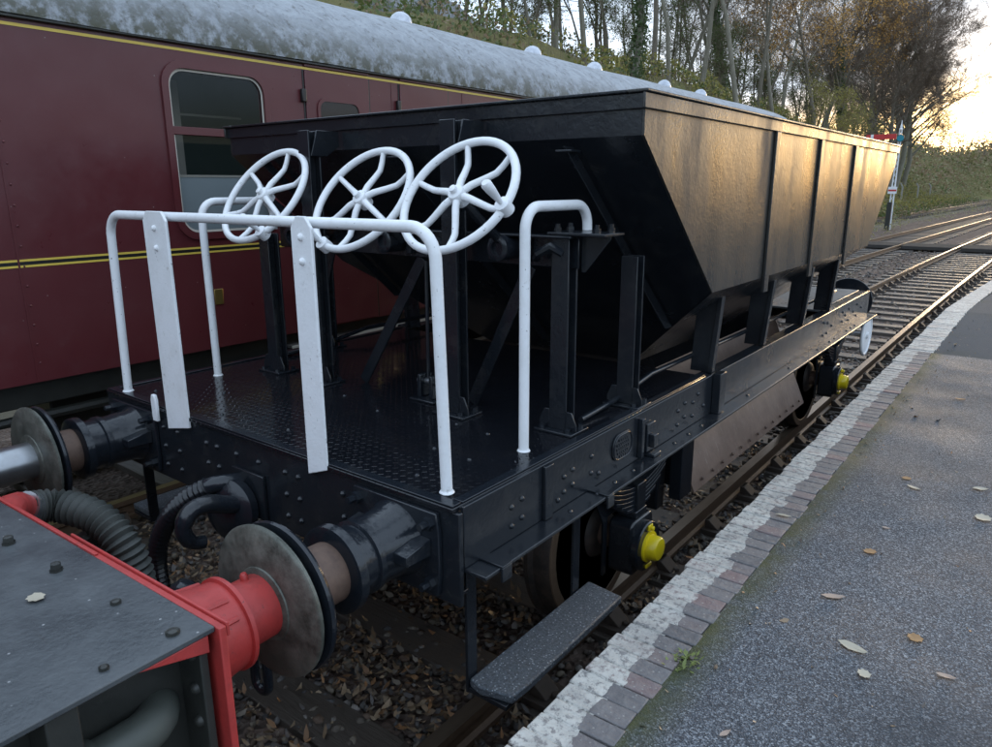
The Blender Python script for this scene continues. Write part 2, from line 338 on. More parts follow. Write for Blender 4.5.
m = NT('platform_wall'); br = m.n('ShaderNodeTexBrick'); br.inputs['Scale'].default_value = 4.4; mp = m.n('ShaderNodeMapping'); mp.inputs['Rotation'].default_value = (R(90),0,R(90)); m.L(m.coord(), mp.inputs[0]); m.L(mp.outputs[0], br.inputs[0])
br.inputs['Color1'].default_value=(.16,.09,.07,1); br.inputs['Color2'].default_value=(.11,.08,.07,1); br.inputs['Mortar'].default_value=(.1,.1,.09,1); m.fin(br.outputs[0], .85)
m = NT('axlebox_yellow'); m.bump(m.noise(30,3),.15,.006); m.fin((.80,.62,.015), .3)
m = NT('glass_dark'); m.fin((.02,.03,.028), .05, spec=.6); m.p.inputs['Alpha'].default_value = .38; m.p.inputs['Metallic'].default_value = 0
m = NT('pale_panel'); m.fin(m.mix(m.noise(3,3),(.38,.45,.48),(.44,.51,.54)), .5)
m = NT('cream'); m.fin((.55,.52,.45), .5)
m = NT('dark_interior'); m.fin(m.mix(m.noise(4,4),(.06,.085,.075),(.12,.15,.135)), .7)
m = NT('brass'); m.fin((.5,.36,.12), .35, .9)
m = NT('grip_board'); v = m.noise(120,5,.8); s1 = m.voro(70); m.bump(v,.8,.006)
c = m.mix(m.ramp(v,[(.4,0),(.7,1)]),(.04,.048,.058),(.16,.185,.21)); m.fin(m.mix(m.ramp(s1,[(.14,.9),(.24,0)]),c,(.40,.44,.47)), .42)
m = NT('bark'); n = m.noise(4,6,.7,m.coord((2,2,.5))); m.bump(n,.6,.05)
m.fin(m.mix(m.ramp(n,[(.3,0),(.7,1)]), m.mix(m.orand(),(.13,.11,.085),(.17,.16,.125)), m.mix(m.orand(),(.23,.20,.16),(.30,.285,.22))), .9, spec=.2)
m = NT('twig'); m.fin(m.mix(m.orand(),(.15,.115,.09),(.22,.165,.12)), .9, spec=.2)
def leafmat(name, a, b, tr=.35):
    m = NT(name); n = m.noise(1.3,3); g = m.noise(9,2); c = m.mix(g, a, b); m.fin(c,.6)
    t = m.n('ShaderNodeBsdfTranslucent'); m.L(c, t.inputs[0]); ms = m.n('ShaderNodeMixShader'); ms.inputs[0].default_value = tr
    m.L(m.p.outputs[0], ms.inputs[1]); m.L(t.outputs[0], ms.inputs[2]); m.L(ms.outputs[0], m.out.inputs[0])
leafmat('leaf_green',(.075,.105,.03),(.15,.18,.06)); leafmat('leaf_orange',(.55,.27,.07),(.60,.38,.11)); leafmat('leaf_yellow',(.34,.28,.07),(.24,.24,.07))
leafmat('leaf_brown',(.22,.155,.09),(.32,.235,.14)); leafmat('ivy',(.05,.085,.03),(.10,.14,.05)); leafmat('grass_dry',(.36,.30,.17),(.24,.24,.11)); leafmat('weed_green',(.16,.21,.06),(.28,.32,.12))
leafmat('leaf_pale',(.52,.47,.36),(.40,.34,.26),.1); leafmat('leaf_pink',(.34,.24,.19),(.42,.33,.27),.1); leafmat('leaf_tan',(.36,.20,.08),(.28,.16,.07),.1)
m = NT('bank_soil'); n = m.noise(.5,7,.7); f = m.noise(5,6,.7)
c = m.mix(m.ramp(n,[(.35,0),(.65,1)]),(.13,.14,.05),(.22,.18,.085)); m.bump(f,.6,.12); m.fin(m.mix(m.ramp(f,[(.4,0),(.7,.6)]),c,(.10,.08,.045)), .95, spec=.1)
m = NT('ground_mat'); n = m.noise(.3,6,.7); m.bump(m.noise(6,5),.5,.05); m.fin(m.mix(n,(.06,.055,.03),(.10,.085,.06)), .9)
m = NT('concrete'); m.fin(m.mix(m.noise(9,5),(.28,.27,.25),(.4,.39,.36)), .8)
m = NT('signal_red'); m.fin((.5,.03,.03), .4)
m = NT('lens_blue'); m.fin((.02,.22,.30), .15)
m = NT('house_wall'); m.fin(m.mix(m.noise(2,4),(.3,.28,.25),(.4,.38,.34)), .8)
m = NT('slate'); m.fin(m.mix(m.noise(3,4),(.12,.13,.14),(.2,.21,.22)), .6)
m = NT('timber'); n = m.noise(5,5,.7,m.coord((.5,4,4))); m.fin(m.mix(n,(.035,.032,.03),(.075,.07,.065)), .95, spec=.1)
#__MATERIALS_END__

# ------------------------------------------------------------------ setting: ground, tracks, platform
def curve(y):
    d = y-7.0
    if d <= 0: return 0.0
    return .00065*d*d if d < 25 else .00065*625+.0325*(d-25)
def bank(x, y):
    x = np.asarray(x, float); y = np.asarray(y, float)
    toe = 6.3+np.clip((y-40)/60,0,1)*4.5-np.clip(y-150,0,160)*.42
    h = 9.3-np.clip((y-65)/60,0,1)*2.6+np.clip((y-150)/60,0,1)*.6
    u = np.clip((-x-toe)/13,0,1); s = u*u*(3-2*u)
    z = -.5+h*s+np.clip(-x-toe-13,0,16)*(.12+.2*np.clip((y-36)/20,0,1)*(1-np.clip((y-105)/40,0,1)))+.22*np.sin(x*.7+y*.31)*s+.15*np.sin(y*.9-x*.4)*s+(.9*np.sin(x*.31+y*.09)+.5*np.sin(x*.83-y*.05))*s*np.clip((y-125)/40,0,1)
    return z
gx = np.concatenate([np.linspace(-400,-60,8),np.linspace(-50,-5,46),np.linspace(0,90,19)]); gy = np.concatenate([np.linspace(-60,0,16),np.linspace(2,260,110),np.linspace(280,900,10)])
X, Y = np.meshgrid(gx, gy, indexing='ij'); Z = bank(X,Y); nx, ny = X.shape
idx = np.arange(nx*ny).reshape(nx,ny); F = np.stack([idx[:-1,:-1],idx[1:,:-1],idx[1:,1:],idx[:-1,1:]],-1).reshape(-1,4)
tag(numesh('hillside', np.stack([X,Y,Z],-1).reshape(-1,3), F, 'bank_soil', smooth=True), kind='structure')
MBg = MB().add([(-900,-300,-.34),(900,-300,-.34),(900,2400,-.34),(-900,2400,-.34)],[(0,1,2,3)])
tag(MBg.build('ground','ground_mat'), kind='structure')
bl = MB()
ys = [-8,0,7]+[7+3*i for i in range(1,60)]
for i in range(len(ys)-1):
    a, b_ = ys[i], ys[i+1]; ca, cb = curve(a), curve(b_)
    bl.add([(-6.2+ca*.6,a,-.22),(1.62+ca,a,-.19),(1.62+cb,b_,-.19),(-6.2+cb*.6,b_,-.22)],[(0,1,2,3)])
tag(bl.build('ballast_bed','ballast'), kind='structure')

RT = .02      # rail top
def rail_mesh(mb, x0, ya, yb, hd):
    prof = [(-.035,0),(.035,0),(.035,-.035),(.01,-.055),(.01,-.115),(.034,-.125),(.034,-.15),(-.034,-.15),(-.034,-.125),(-.01,-.115),(-.01,-.055),(-.035,-.035)]
    ys = [ya]; 
    while ys[-1] < yb-.01: ys.append(min(yb, ys[-1]+(2.5 if ys[-1] >= 6 else 50 if yb <= 7 else max(.5, 7-ys[-1]))))
    n = len(prof); V = []; Fq = []
    for y in ys:
        V += [(x0+curve(y)+p[0], y, RT+p[1]) for p in prof]
    for i in range(len(ys)-1):
        for k in range(n):
            if k == 0: continue
            Fq.append((i*n+k, (i+1)*n+k, (i+1)*n+(k+1)%n, i*n+(k+1)%n))
    Fq += [tuple(range(n)), tuple(((len(ys)-1)*n+k) for k in range(n))[::-1]]
    mb.add(V, Fq)
    V = []; 
    for y in ys: V += [(x0+curve(y)-.034, y, RT), (x0+curve(y)+.034, y, RT)]
    hd.add(V, [(2*i,2*i+1,2*i+3,2*i+2) for i in range(len(ys)-1)])
def track(cx, ya, yb, first, near_to, label_name='railway_track'):
    t = empty(label_name, (cx, ya, 0)); tag(t, kind='structure')
    for s in (-1, 1):
        a, b_ = MB(), MB(); rail_mesh(a, cx+.75*s, ya, yb, b_); r_ = a.build('rail','rail_steel',t); b_.build('rail_head','rail_head',r_)
    y = first; k = 0; sm = None; cm = None; far = MB()
    while y < yb:
        if y < near_to:
            if sm is None:
                sm = MB().box((-1.3,-.127,-.30),(1.3,.127,-.145)).build('sleeper','sleeper_wood',t,.006,loc=(0,0,0)); s_ = sm
            else: s_ = sm.copy(); C.objects.link(s_)
            s_.parent = t; s_.location = Vector((cx+curve(y)+random.uniform(-.02,.02), y, random.uniform(-.012,.004)))-ORIG[t]; s_.rotation_euler[2] = random.uniform(-.012,.012)
            if y < 22:
                for s in (-1,1):
                    if cm is None:
                        q = MB().box((-.19,-.09,-.146),(.19,.09,-.105)).prism([(-.14,-.105),(-.042,-.105),(-.042,-.045),(-.07,-.045)],'y',-.055,.055).prism([(.14,-.105),(.042,-.105),(.042,-.045),(.07,-.045)],'y',-.055,.055)
                        q.box((.037,-.05,-.09),(.062,.06,-.045)); q.lathe([(0,.02),(.02,.018)],(-.15,0,-.105),(0,0,1),8); q.lathe([(0,.02),(.02,.018)],(.15,0,-.105),(0,0,1),8)
                        cm = q.build('rail_chair','chair_iron',s_,.004,loc=(0,0,0)); c_ = cm
                    else: c_ = cm.copy(); C.objects.link(c_)
                    c_.parent = s_; c_.location = (.75*s,0,.0); c_.rotation_euler[2] = 0 if s > 0 else math.pi
        else: far.box((cx+curve(y)-1.3,y-.12,-.3),(cx+curve(y)+1.3,y+.12,-.15))
        y += .72; k += 1
    if far.v: tag(far.build('far_sleepers','sleeper_wood',t), kind='stuff')
    return t
track(0, -6, 170, -5.55, 44); track(-3.4, -6, 170, -5.2, 44)
track(-9.6, 42, 190, 42.3, 42.0)

# foot crossing of boards laid between the rails
fc = empty('foot_crossing', (-1.6,30.2,0)); tag(fc, 'dark timber foot crossing laid across the tracks beyond the wagon', 'crossing')
for i in range(5):
    y0 = 29.5+i*.36
    for (xa, xb) in ((-5.6,-4.25),(-4.05,-2.78),(-2.55,-.86),(-.64,.62),(.86,1.5)):
        bx('board','timber',fc,(xa+curve(30),y0,-.12),(xb+curve(30),y0+.34,.005+.004*(i%2)),.006)

# platform: slabs of asphalt, brick edge with worn white paint
PZ = .762
pf = empty('platform', (1.5,-4,0)); tag(pf, kind='structure')
def pz(y): return PZ if y < 8.6 else max(PZ-(y-8.6)*.05, -.2)
q = MB().box((1.725,-6,-.3),(14,5.83,PZ)); q.build('asphalt_surface','asphalt',pf)
q = MB()
for a, b_ in ((5.83,8.6),(8.6,27)):
    za, zb = pz(a), pz(b_); xa, xb = 1.725+curve(a), 1.725+curve(b_)
    q.add([(xa,a,-.35),(14,a,-.35),(14,b_,-.35),(xb,b_,-.35),(xa,a,za-.006),(14,a,za-.006),(14,b_,zb-.006),(xb,b_,zb-.006)],[(4,5,6,7),(0,1,5,4),(2,3,7,6),(3,0,4,7)])
q.build('old_surface','asphalt_old',pf)
q = MB()
for a, b_ in ((-6,5.83),(5.83,8.6),(8.6,24)):
    xa, xb = 1.56+curve(a), 1.56+curve(b_); za, zb = pz(a)-.11, pz(b_)-.11
    q.add([(xa,a,-.3),(xa+.164,a,-.3),(xb+.164,b_,-.3),(xb,b_,-.3),(xa,a,za),(xa+.164,a,za),(xb+.164,b_,zb),(xb,b_,zb)],[(4,5,6,7),(0,1,5,4),(2,3,7,6),(3,0,4,7)])
q.build('wall_face','platform_wall',pf)
for x0_, wd_, dz_, mt_ in ((1.512,.115,.0004,'mortar_painted'),(1.6275,.0945,.008,'mortar')):
    q = MB()
    for a, b_ in ((-6,5.83),(5.83,8.6),(8.6,22)):
        if a > 5: mt_, dz_ = 'mortar_painted', .0004
        xa, xb = x0_+curve(a), x0_+curve(b_); za, zb = pz(a)-dz_, pz(b_)-dz_
        q.add([(xa,a,za-.09),(xa+wd_,a,za-.09),(xb+wd_,b_,zb-.09),(xb,b_,zb-.09),(xa,a,za),(xa+wd_,a,za),(xb+wd_,b_,zb),(xb,b_,zb)],[(4,5,6,7),(0,1,5,4),(2,3,7,6),(3,0,4,7)])
    q.build('mortar_bed','mortar_painted' if x0_ < 1.6 else 'mortar',pf)
def brick_mesh(mat):
    o = MB().box((-.1125,-.0365,-.0515),(.1125,.0365,.0515)).build('edge_brick',mat,pf,.004,loc=(0,0,0)); return o
b1 = brick_mesh('brick_part_painted'); b2 = brick_mesh('brick_painted'); used = set()
y = -1.6; k = 0
while y < 21:
    src = b1 if y < 5.78 else b2
    if src in used: o = src.copy(); C.objects.link(o)
    else: o = src; used.add(src)
    xo = 1.612 if y < 5.78 else 1.618
    o.parent = pf; o.location = Vector((xo+curve(y)+random.uniform(-.006,.006), y, pz(y)-.0515+.004+random.uniform(-.003,.002)))-ORIG[pf]
    o.rotation_euler = (random.uniform(-.012,.012), random.uniform(-.010,.010), random.uniform(-.015,.015)-(curve(y+.1)-curve(y))/.1)
    o.scale = (random.uniform(.985,1.03),random.uniform(.95,1.04),1)
    y += .0785; k += 1

# ------------------------------------------------------------------ loose ballast stones and leaf litter
def ico():
    import bmesh
    bm = bmesh.new(); bmesh.ops.create_icosphere(bm, subdivisions=1, radius=1)
    V = np.array([v.co[:] for v in bm.verts]); Fc = np.array([[v.index for v in f.verts] for f in bm.faces]); bm.free(); return V, Fc
IV, IF = ico()
def colour(o, cols, per):
    ca = o.data.color_attributes.new('col','FLOAT_COLOR','POINT')
    ca.data.foreach_set('color', np.repeat(np.concatenate([cols,np.ones((len(cols),1))],1),per,0).astype(np.float32).ravel())
def stones(name, pts, size, kindlab):
    n = len(pts); s = size[:,None]*rng.uniform(.55,1.15,(n,3)); s[:,2] *= .75
    V = IV[None]*rng.uniform(.55,1.25,(n,len(IV),1))*s[:,None]
    a = rng.uniform(0,6.28,n); ca, sa = np.cos(a)[:,None], np.sin(a)[:,None]
    V = np.stack([V[...,0]*ca-V[...,1]*sa, V[...,0]*sa+V[...,1]*ca, V[...,2]],-1)+pts[:,None]
    Fq = (IF[None]+np.arange(n)[:,None,None]*len(IV)).reshape(-1,3)
    o = numesh(name, V.reshape(-1,3), Fq, 'stone')
    pal = np.array([(.08,.085,.095),(.14,.14,.145),(.20,.18,.155),(.28,.25,.20),(.17,.12,.09),(.30,.29,.28),(.11,.09,.08)])
    colour(o, pal[rng.integers(0,len(pal),n)]*rng.uniform(.6,1.15,(n,1))*np.array((1.05,.92,.82) if 'far' in name else (1.0,.95,.9)), len(IV)); tag(o, kindlab, 'ballast', kind='stuff'); return o
def stone_pts(n, x0, x1, y0, y1, z, dens=None):
    x = rng.uniform(x0,x1,n); y = rng.uniform(y0,y1,n); return np.stack([x+np.array([curve(t) for t in y]), y, z+rng.uniform(-.03,.03,n)],-1)
P1 = stone_pts(9500,-2.6,1.55,-1.6,3.2,-.185); P2 = stone_pts(6500,-1.2,1.5,3.2,10,-.185); P3 = stone_pts(9000,-4.8,1.5,8,34,-.19)
stones('ballast_stones', np.concatenate([P1,P2]), np.concatenate([rng.uniform(.016,.036,9500),rng.uniform(.018,.036,6500)]), 'loose grey and brown ballast stones around the near sleepers')
stones('far_ballast_stones', P3, rng.uniform(.025,.05,9000), 'loose ballast stones along the tracks beyond the wagon')
def litter(name, pts, size, lab, mats=None):
    n = len(pts); L = np.array([(-1,0,.1),(-.35,.45,.0),(.4,.38,.06),(1,0,.25),(.4,-.38,.0),(-.35,-.45,.12)])
    a = rng.uniform(0,6.28,n); tx = rng.normal(0,.45,n); ty = rng.normal(0,.4,n)
    V = L[None]*size[:,None,None]*np.stack([np.ones(n),rng.uniform(.6,1.1,n),rng.uniform(.5,4,n)],-1)[:,None]
    z = V[...,2]+V[...,0]*np.sin(ty)[:,None]+V[...,1]*np.sin(tx)[:,None]
    V = np.stack([V[...,0]*np.cos(a)[:,None]-V[...,1]*np.sin(a)[:,None], V[...,0]*np.sin(a)[:,None]+V[...,1]*np.cos(a)[:,None], z],-1)+pts[:,None]
    Fq = (np.array([(0,1,4+1,0),(1,2,4,5),(2,3,4,4)])[None]); 
    tri = np.array([(0,1,5),(1,2,5),(2,4,5),(2,3,4)]); Fq = (tri[None]+np.arange(n)[:,None,None]*6).reshape(-1,3)
    o = numesh(name, V.reshape(-1,3), Fq, 'leaf_litter')
    pal = np.array([(.17,.115,.07),(.24,.165,.10),(.12,.085,.055),(.30,.22,.14),(.28,.15,.07),(.10,.08,.065),(.22,.185,.145),(.13,.12,.115)])
    colour(o, pal[rng.integers(0,len(pal),n)]*rng.uniform(.6,1.2,(n,1)), 6); tag(o, lab, 'leaves', kind='stuff')
nl = 26000; x = rng.uniform(-2.8,1.5,nl); y = rng.uniform(-1.6,5,nl); keep = (np.sin(x*3.1+y*1.7)+np.sin(y*4.3-x*1.2)+rng.normal(0,.7,nl)) > -.55
keep &= (np.abs((y+5.55+.36)%.72-.36) > .135)|(rng.random(nl) < .06)
litter('leaf_litter', np.stack([x,y,np.full(nl,-.135)+rng.uniform(-.03,.02,nl)],-1)[keep], rng.uniform(.014,.034,keep.sum()), 'brown autumn leaves lying between the near sleepers')
#__SETTING_END__

# ------------------------------------------------------------------ the hopper wagon
W = empty('hopper_wagon', (0,2.97,0)); tag(W, 'black painted ballast hopper wagon with white handrails and three white handwheels', 'wagon')
ZT = 1.262
for s in (-1,1):
    so_ = MB().box((1.128*s,.022,1.05),(1.142*s,5.92,ZT)).box((1.128*s,.022,1.036),(1.228*s,5.92,1.0495)).box((1.06*s,.022,1.2485),(1.1275*s,5.92,ZT-.003)).build('solebar','black_paint',W,.003)
    MB().box((1.1425*s,.455,1.05),(1.158*s,.505,1.258)).build('splice_cleat','black_paint',so_,.003)
    MB().box((1.1425*s,2.05,1.05),(1.185*s,2.13,1.268)).build('web_stiffener','black_paint',so_,.003)
    rv = MB()
    for yy, zz in ((.27,1.10),(.27,1.17),(.33,1.11),(.33,1.18),(.56,1.09),(.60,1.17),(.60,1.11),(.66,1.18),(.66,1.12),(.80,1.19),(.80,1.12),(.86,1.10),(1.62,1.10),(1.62,1.17),(1.70,1.12),(1.70,1.19),(1.80,1.10),(1.80,1.17),(1.86,1.2),(1.94,1.12),
                   (4.3,1.1),(4.3,1.2),(4.42,1.1),(4.42,1.18),(4.55,1.14),(4.9,1.12),(4.9,1.2),(5.0,1.16),(5.12,1.1),(5.12,1.2),(5.3,1.15),(5.42,1.1),(5.42,1.2),(5.6,1.15)): rv.dome((1.142*s,yy,zz),(s,0,0),.0115,.009,8)
    for yy in (.58,.78,.92,1.08,1.5,1.66,1.82,2.5,3.3,4.0,4.35,4.5,4.9,5.05,5.2): rv.dome((1.185*s,yy,1.0495),(0,0,1),.010,.007,7)
    tag(rv.build('rivets','black_paint',so_), kind='stuff')
hs_ = MB().box((-1.1415,0,.92),(1.1415,.02,1.245)).box((-1.1,.0205,.92),(1.1,.09,.935)).build('headstock','black_paint',W,.004)
rv = MB()
for xx in (-.50,-.27,-.19,-.05,.1,.27,.35,.6,.66,-.62):
    for zz in (.99,1.08,1.17): rv.dome((xx,0,zz),(0,-1,0),.013,.012,8)
tag(rv.build('rivets','black_paint',hs_), kind='stuff')
bx('far_headstock','black_paint',W,(-1.127,5.90,.92),(1.127,5.918,1.245))
fl = bx('floor_plate','checker_plate',W,(-1.125,-.012,1.2465),(1.125,2.0,ZT),.003)
bx('edge_strip','black_gloss',fl,(-1.12,-.006,ZT+.001),(1.12,.035,ZT+.007),.002)
for s in (-1,1): bx('edge_strip','black_gloss',fl,(1.085*s,.04,ZT+.001),(1.122*s,2.0,ZT+.007),.002)
bx('far_floor_plate','deck_grey',W,(-1.05,4.5,1.2465),(1.05,5.915,ZT),.003)
bo = MB()
for xx, yy in ((.85,.12),(.72,.35),(.9,.34),(.3,.1),(-.3,.1),(.78,.6),(.2,.55),(-.1,.62),(.6,.62),(-.6,.3),(-.9,.12),(.1,.15)): bo.dome((xx,yy,ZT),(0,0,1),.010,.007,8)
tag(bo.build('floor_bolts','black_gloss',fl), kind='stuff')
# stanchions of H section with feet
def stanchion(x, y, ztop, name='post', wdt=.078, dep=.07):
    h = wdt/2
    p = MB().box((x-h,y,ZT+.012),(x+h,y+.010,ztop)).box((x-.006,y+.0105,ZT+.012),(x+.006,y+dep-.0105,ztop-.003)).box((x-h,y+dep-.010,ZT+.012),(x+h,y+dep,ztop)).build(name,'black_paint',W,.002)
    MB().box((x-h-.05,y-.035,ZT+.0005),(x+h+.05,y+dep+.03,ZT+.0118)).build('foot_plate','black_gloss',p,.003)
    for s in (-1,1):
        MB().prism([(x+s*h,ZT+.012),(x+s*(h+.048),ZT+.012),(x+s*(h+.048),ZT+.04),(x+s*(h+.025),ZT+.09),(x+s*h,ZT+.09)],'y',y+.002,y+.010).build('gusset','black_paint',p,.002)
    b = MB()
    for s in (-1,1):
        for t in (-.018,dep+.012): b.lathe([(0,.013),(.014,.013)],(x+s*(h+.02),y+t,ZT+.0115),(0,0,1),6,False)
    tag(b.build('foot_bolts','black_gloss',p), kind='stuff'); return p
stanchion(-.76,.70,1.99); stanchion(.985,.79,2.03)
for xx in (-.385,.505):
    p = stanchion(xx,.70,2.475)
    MB().prism([(.705,2.36),(.745,2.476),(.876,2.476),(.876,2.41),(.80,2.36)],'x',xx+.040,xx+.048).build('top_gusset','black_paint',p,.002)
stanchion(1.03,1.27,1.93); stanchion(-1.03,1.27,1.93)
# cross beam that carries the handwheel bearings
cb = MB().box((-.80,.835,1.915),(1.04,.846,2.03)).box((-.80,.77,2.0305),(1.04,.846,2.040)).build('cross_beam','black_paint',W,.003)
for xx in (-.57,.09,.73):
    MB().lathe([(0,.045),(.005,.05),(.10,.05),(.105,.04),(.105,.028),(.09,.026)],(xx,.83,1.985),(0,-1,0),18).build('bearing','black_gloss',cb)
    MB().box((xx-.10,.80,1.93),(xx-.07,.834,2.02)).box((xx+.07,.80,1.93),(xx+.10,.834,2.02)).build('bearing_lug','black_paint',cb,.004)
for xx in (.93,-.42,.36):
    MB().tube([(xx-.06,.80,1.95),(xx-.03,.77,1.97),(xx+.02,.775,2.0),(xx+.06,.80,1.975)],.018,8).build('brake_linkage','black_gloss',cb)
# bracket on the right-hand post
br_ = MB().box((.93,.78,2.041),(1.18,.93,2.053)).build('handrail_bracket','black_paint',W,.003)
MB().prism([(1.043,2.04),(1.165,2.04),(1.165,2.03),(1.06,1.90),(1.043,1.90)],'y',.85,.858).build('gusset','black_paint',br_,.002)
for xx, yy in ((.96,.81),(1.13,.81),(1.14,.90),(.96,.90)): MB().lathe([(0,.014),(.016,.014),(.016,.009),(.03,.009)],(xx,yy,2.053),(0,0,1),6,False).build('bolt','black_gloss',br_)
def flat_bar(name, a, b, wdt, t, side, mat='black_paint'):
    a, b = Vector(a), Vector(b); d = (b-a).normalized(); s_ = Vector(side); s_ = (s_-d*s_.dot(d)).normalized(); n_ = d.cross(s_)
    h = s_*wdt/2; k = n_*t/2
    return MB().hexa([a-h-k,a+h-k,a+h+k,a-h+k],[b-h-k,b+h-k,b+h+k,b-h+k]).build(name,mat,W,.002)
flat_bar('brace',(-.215,.85,1.27),(.215,.85,1.91),.055,.012,(1,0,-.6)); flat_bar('brace',(.47,.88,1.27),(.80,.86,1.91),.055,.012,(1,0,-.6)); flat_bar('brace',(-.70,.88,1.27),(-.42,.86,1.91),.055,.012,(1,0,-.6))
# brake rod and clevis on the deck
rd = MB().tube([(.24,.84,1.33),(.245,.84,1.90)],.009,8).build('brake_rod','black_paint',W)
cl = MB().box((.19,.76,ZT+.0005),(.34,.90,ZT+.012)).prism([(.21,ZT+.012),(.235,ZT+.012),(.235,ZT+.12),(.215,ZT+.12)],'y',.79,.87).prism([(.285,ZT+.012),(.31,ZT+.012),(.305,ZT+.12),(.285,ZT+.12)],'y',.79,.87).build('clevis','black_gloss',W,.004)
MB().tube([(.19,.83,1.345),(.33,.83,1.345)],.016,10).build('pin','steel',cl)
# long side pipes
for s in (-1,1):
    MB().tube([(1.0*s,.95,1.275),(1.0*s,1.25,1.29),(1.0*s,1.6,1.337),(1.0*s,5.2,1.33)],.013,10).build('brake_pipe','black_gloss',W)
# hopper body: hollow, built from plates
H = empty('hopper_body',(0,3.275,1.26)); H.parent = W; H.location = Vector((0,3.275,1.26))-ORIG[W]
hx, y0, y1, zr, zk, zb_, zc = 1.262, .89, 5.66, 2.49, 2.394, 1.75, 1.16
ya, yb = 1.64, 4.91; yc, yd, xc = 2.34, 4.21, .5
T = .010
for s in (-1,1):
    qd = [(hx*s,y0,zk),(hx*s,ya,zb_),(hx*s,yb,zb_),(hx*s,y1,zk),(hx*s,y1,zr+.04),(hx*s,y0,zr+.04)]
    MB().plate(qd if s>0 else qd[::-1], -T).build('side_sheet','hopper_paint',H)
    qd = [(xc*s,yc,zc),(xc*s,yd,zc),(hx*s,yb,zb_),(hx*s,ya,zb_)]
    MB().plate(qd if s>0 else qd[::-1], -T).build('side_slope_sheet','black_paint',H)
    for yy, zt_ in ((2.36,2.482),(3.21,2.482),(4.1,2.482)):
        MB().prism([(yy-.034,1.672),(yy+.034,1.672),(yy+.034,zt_),(yy-.034,zt_)],'x',(hx+.001)*s,(hx+.016)*s).build('side_rib','hopper_paint',H,.003)
    MB().box((hx*s+.001*s,y0-.028,zr-.008),((hx+.012)*s,y1+.028,zr+.045)).box(((hx-.06)*s,y0-.03,zr+.0455),((hx+.022)*s,y1+.03,zr+.056)).build('top_rim','hopper_paint',H,.003)
for k, (e0, e1, e2, sg) in enumerate(((y0,ya,yc,1),(y1,yb,yd,-1))):
    X = hx-T-.001
    qd = [(-X,e0,zk),(X,e0,zk),(X,e0,zr+.04),(-X,e0,zr+.04)]; MB().plate(qd if sg>0 else qd[::-1],-T).build('end_sheet','black_paint',H)
    qd = [(-X,e0,zk),(-X,e1,zb_),(-xc,e2,zc),(xc,e2,zc),(X,e1,zb_),(X,e0,zk)]; MB().plate(qd if sg>0 else qd[::-1],-T).build('end_slope_sheet','black_paint',H)
    MB().box((-hx-.011,e0-.012*sg,zr-.008),(hx+.011,e0-.001*sg,zr+.045)).box((-hx+.061,e0-.028*sg,zr+.0455),(hx-.061,e0+.06*sg,zr+.056)).build('end_rim','black_paint',H,.003)
    for xx in (.96,-.96,.06):
        sl_ = (e1-e0)/(zk-zb_); n0 = -.05*sg
        def pt(z_, off): return (e0+(zk-z_)*sl_+off*sg, z_)
        a0, a1 = pt(zk-.02,0), pt(1.52 if abs(xx)>.5 else 1.3,0)
        MB().prism([(a0[0]-.012*sg,a0[1]-.01),(a0[0]-.075*sg,a0[1]-.01),(a1[0]-.09*sg,a1[1]),(a1[0]-.012*sg,a1[1])],'x',xx-.005,xx+.005).build('slope_stiffener','black_paint',H,.002)
        MB().box((xx-.035,a0[0]-.078*sg,a0[1]-.03),(xx+.035,a0[0]-.004*sg,a0[1]-.022)).build('cleat','black_paint',H,.002)
for s in (-1,1):
    for yy, t_ in ((2.09,1.70),(2.93,1.66),(3.78,1.66),(4.52,1.72)):
        MB().prism([(1.0*s,ZT-.002),(1.125*s,ZT-.002),(1.155*s,t_),(1.02*s,t_)],'y',yy-.005,yy+.005).prism([(1.10*s,ZT+.0005),(1.1255*s,ZT+.0005),(1.158*s,t_+.01),(1.135*s,t_+.01)],'y',yy-.022,yy+.022).build('strut','black_paint',W,.002)
# discharge chute below
MB().plate([(.97,2.32,.45),(.97,4.62,.45),(.66,4.62,1.16),(.66,2.32,1.16)],.012).build('discharge_chute','chute_rust',W)
MB().plate([(-.97,4.62,.45),(-.97,2.32,.45),(-.66,2.32,1.16),(-.66,4.62,1.16)],.012).build('discharge_chute','chute_rust',W)
MB().plate([(-.95,2.31,.47),(.95,2.31,.47),(.66,2.31,1.16),(-.66,2.31,1.16)],.010).build('chute_end','black_paint',W)
MB().plate([(.95,4.63,.47),(-.95,4.63,.47),(-.66,4.63,1.16),(.66,4.63,1.16)],.010).build('chute_end','black_paint',W)
q = MB()
for yy in np.arange(2.45,4.6,.17): q.dome((.962+.013,float(yy),.50),(.9,0,.4),.011,.008,7)
tag(q.build('chute_rivets','rust',W), kind='stuff')
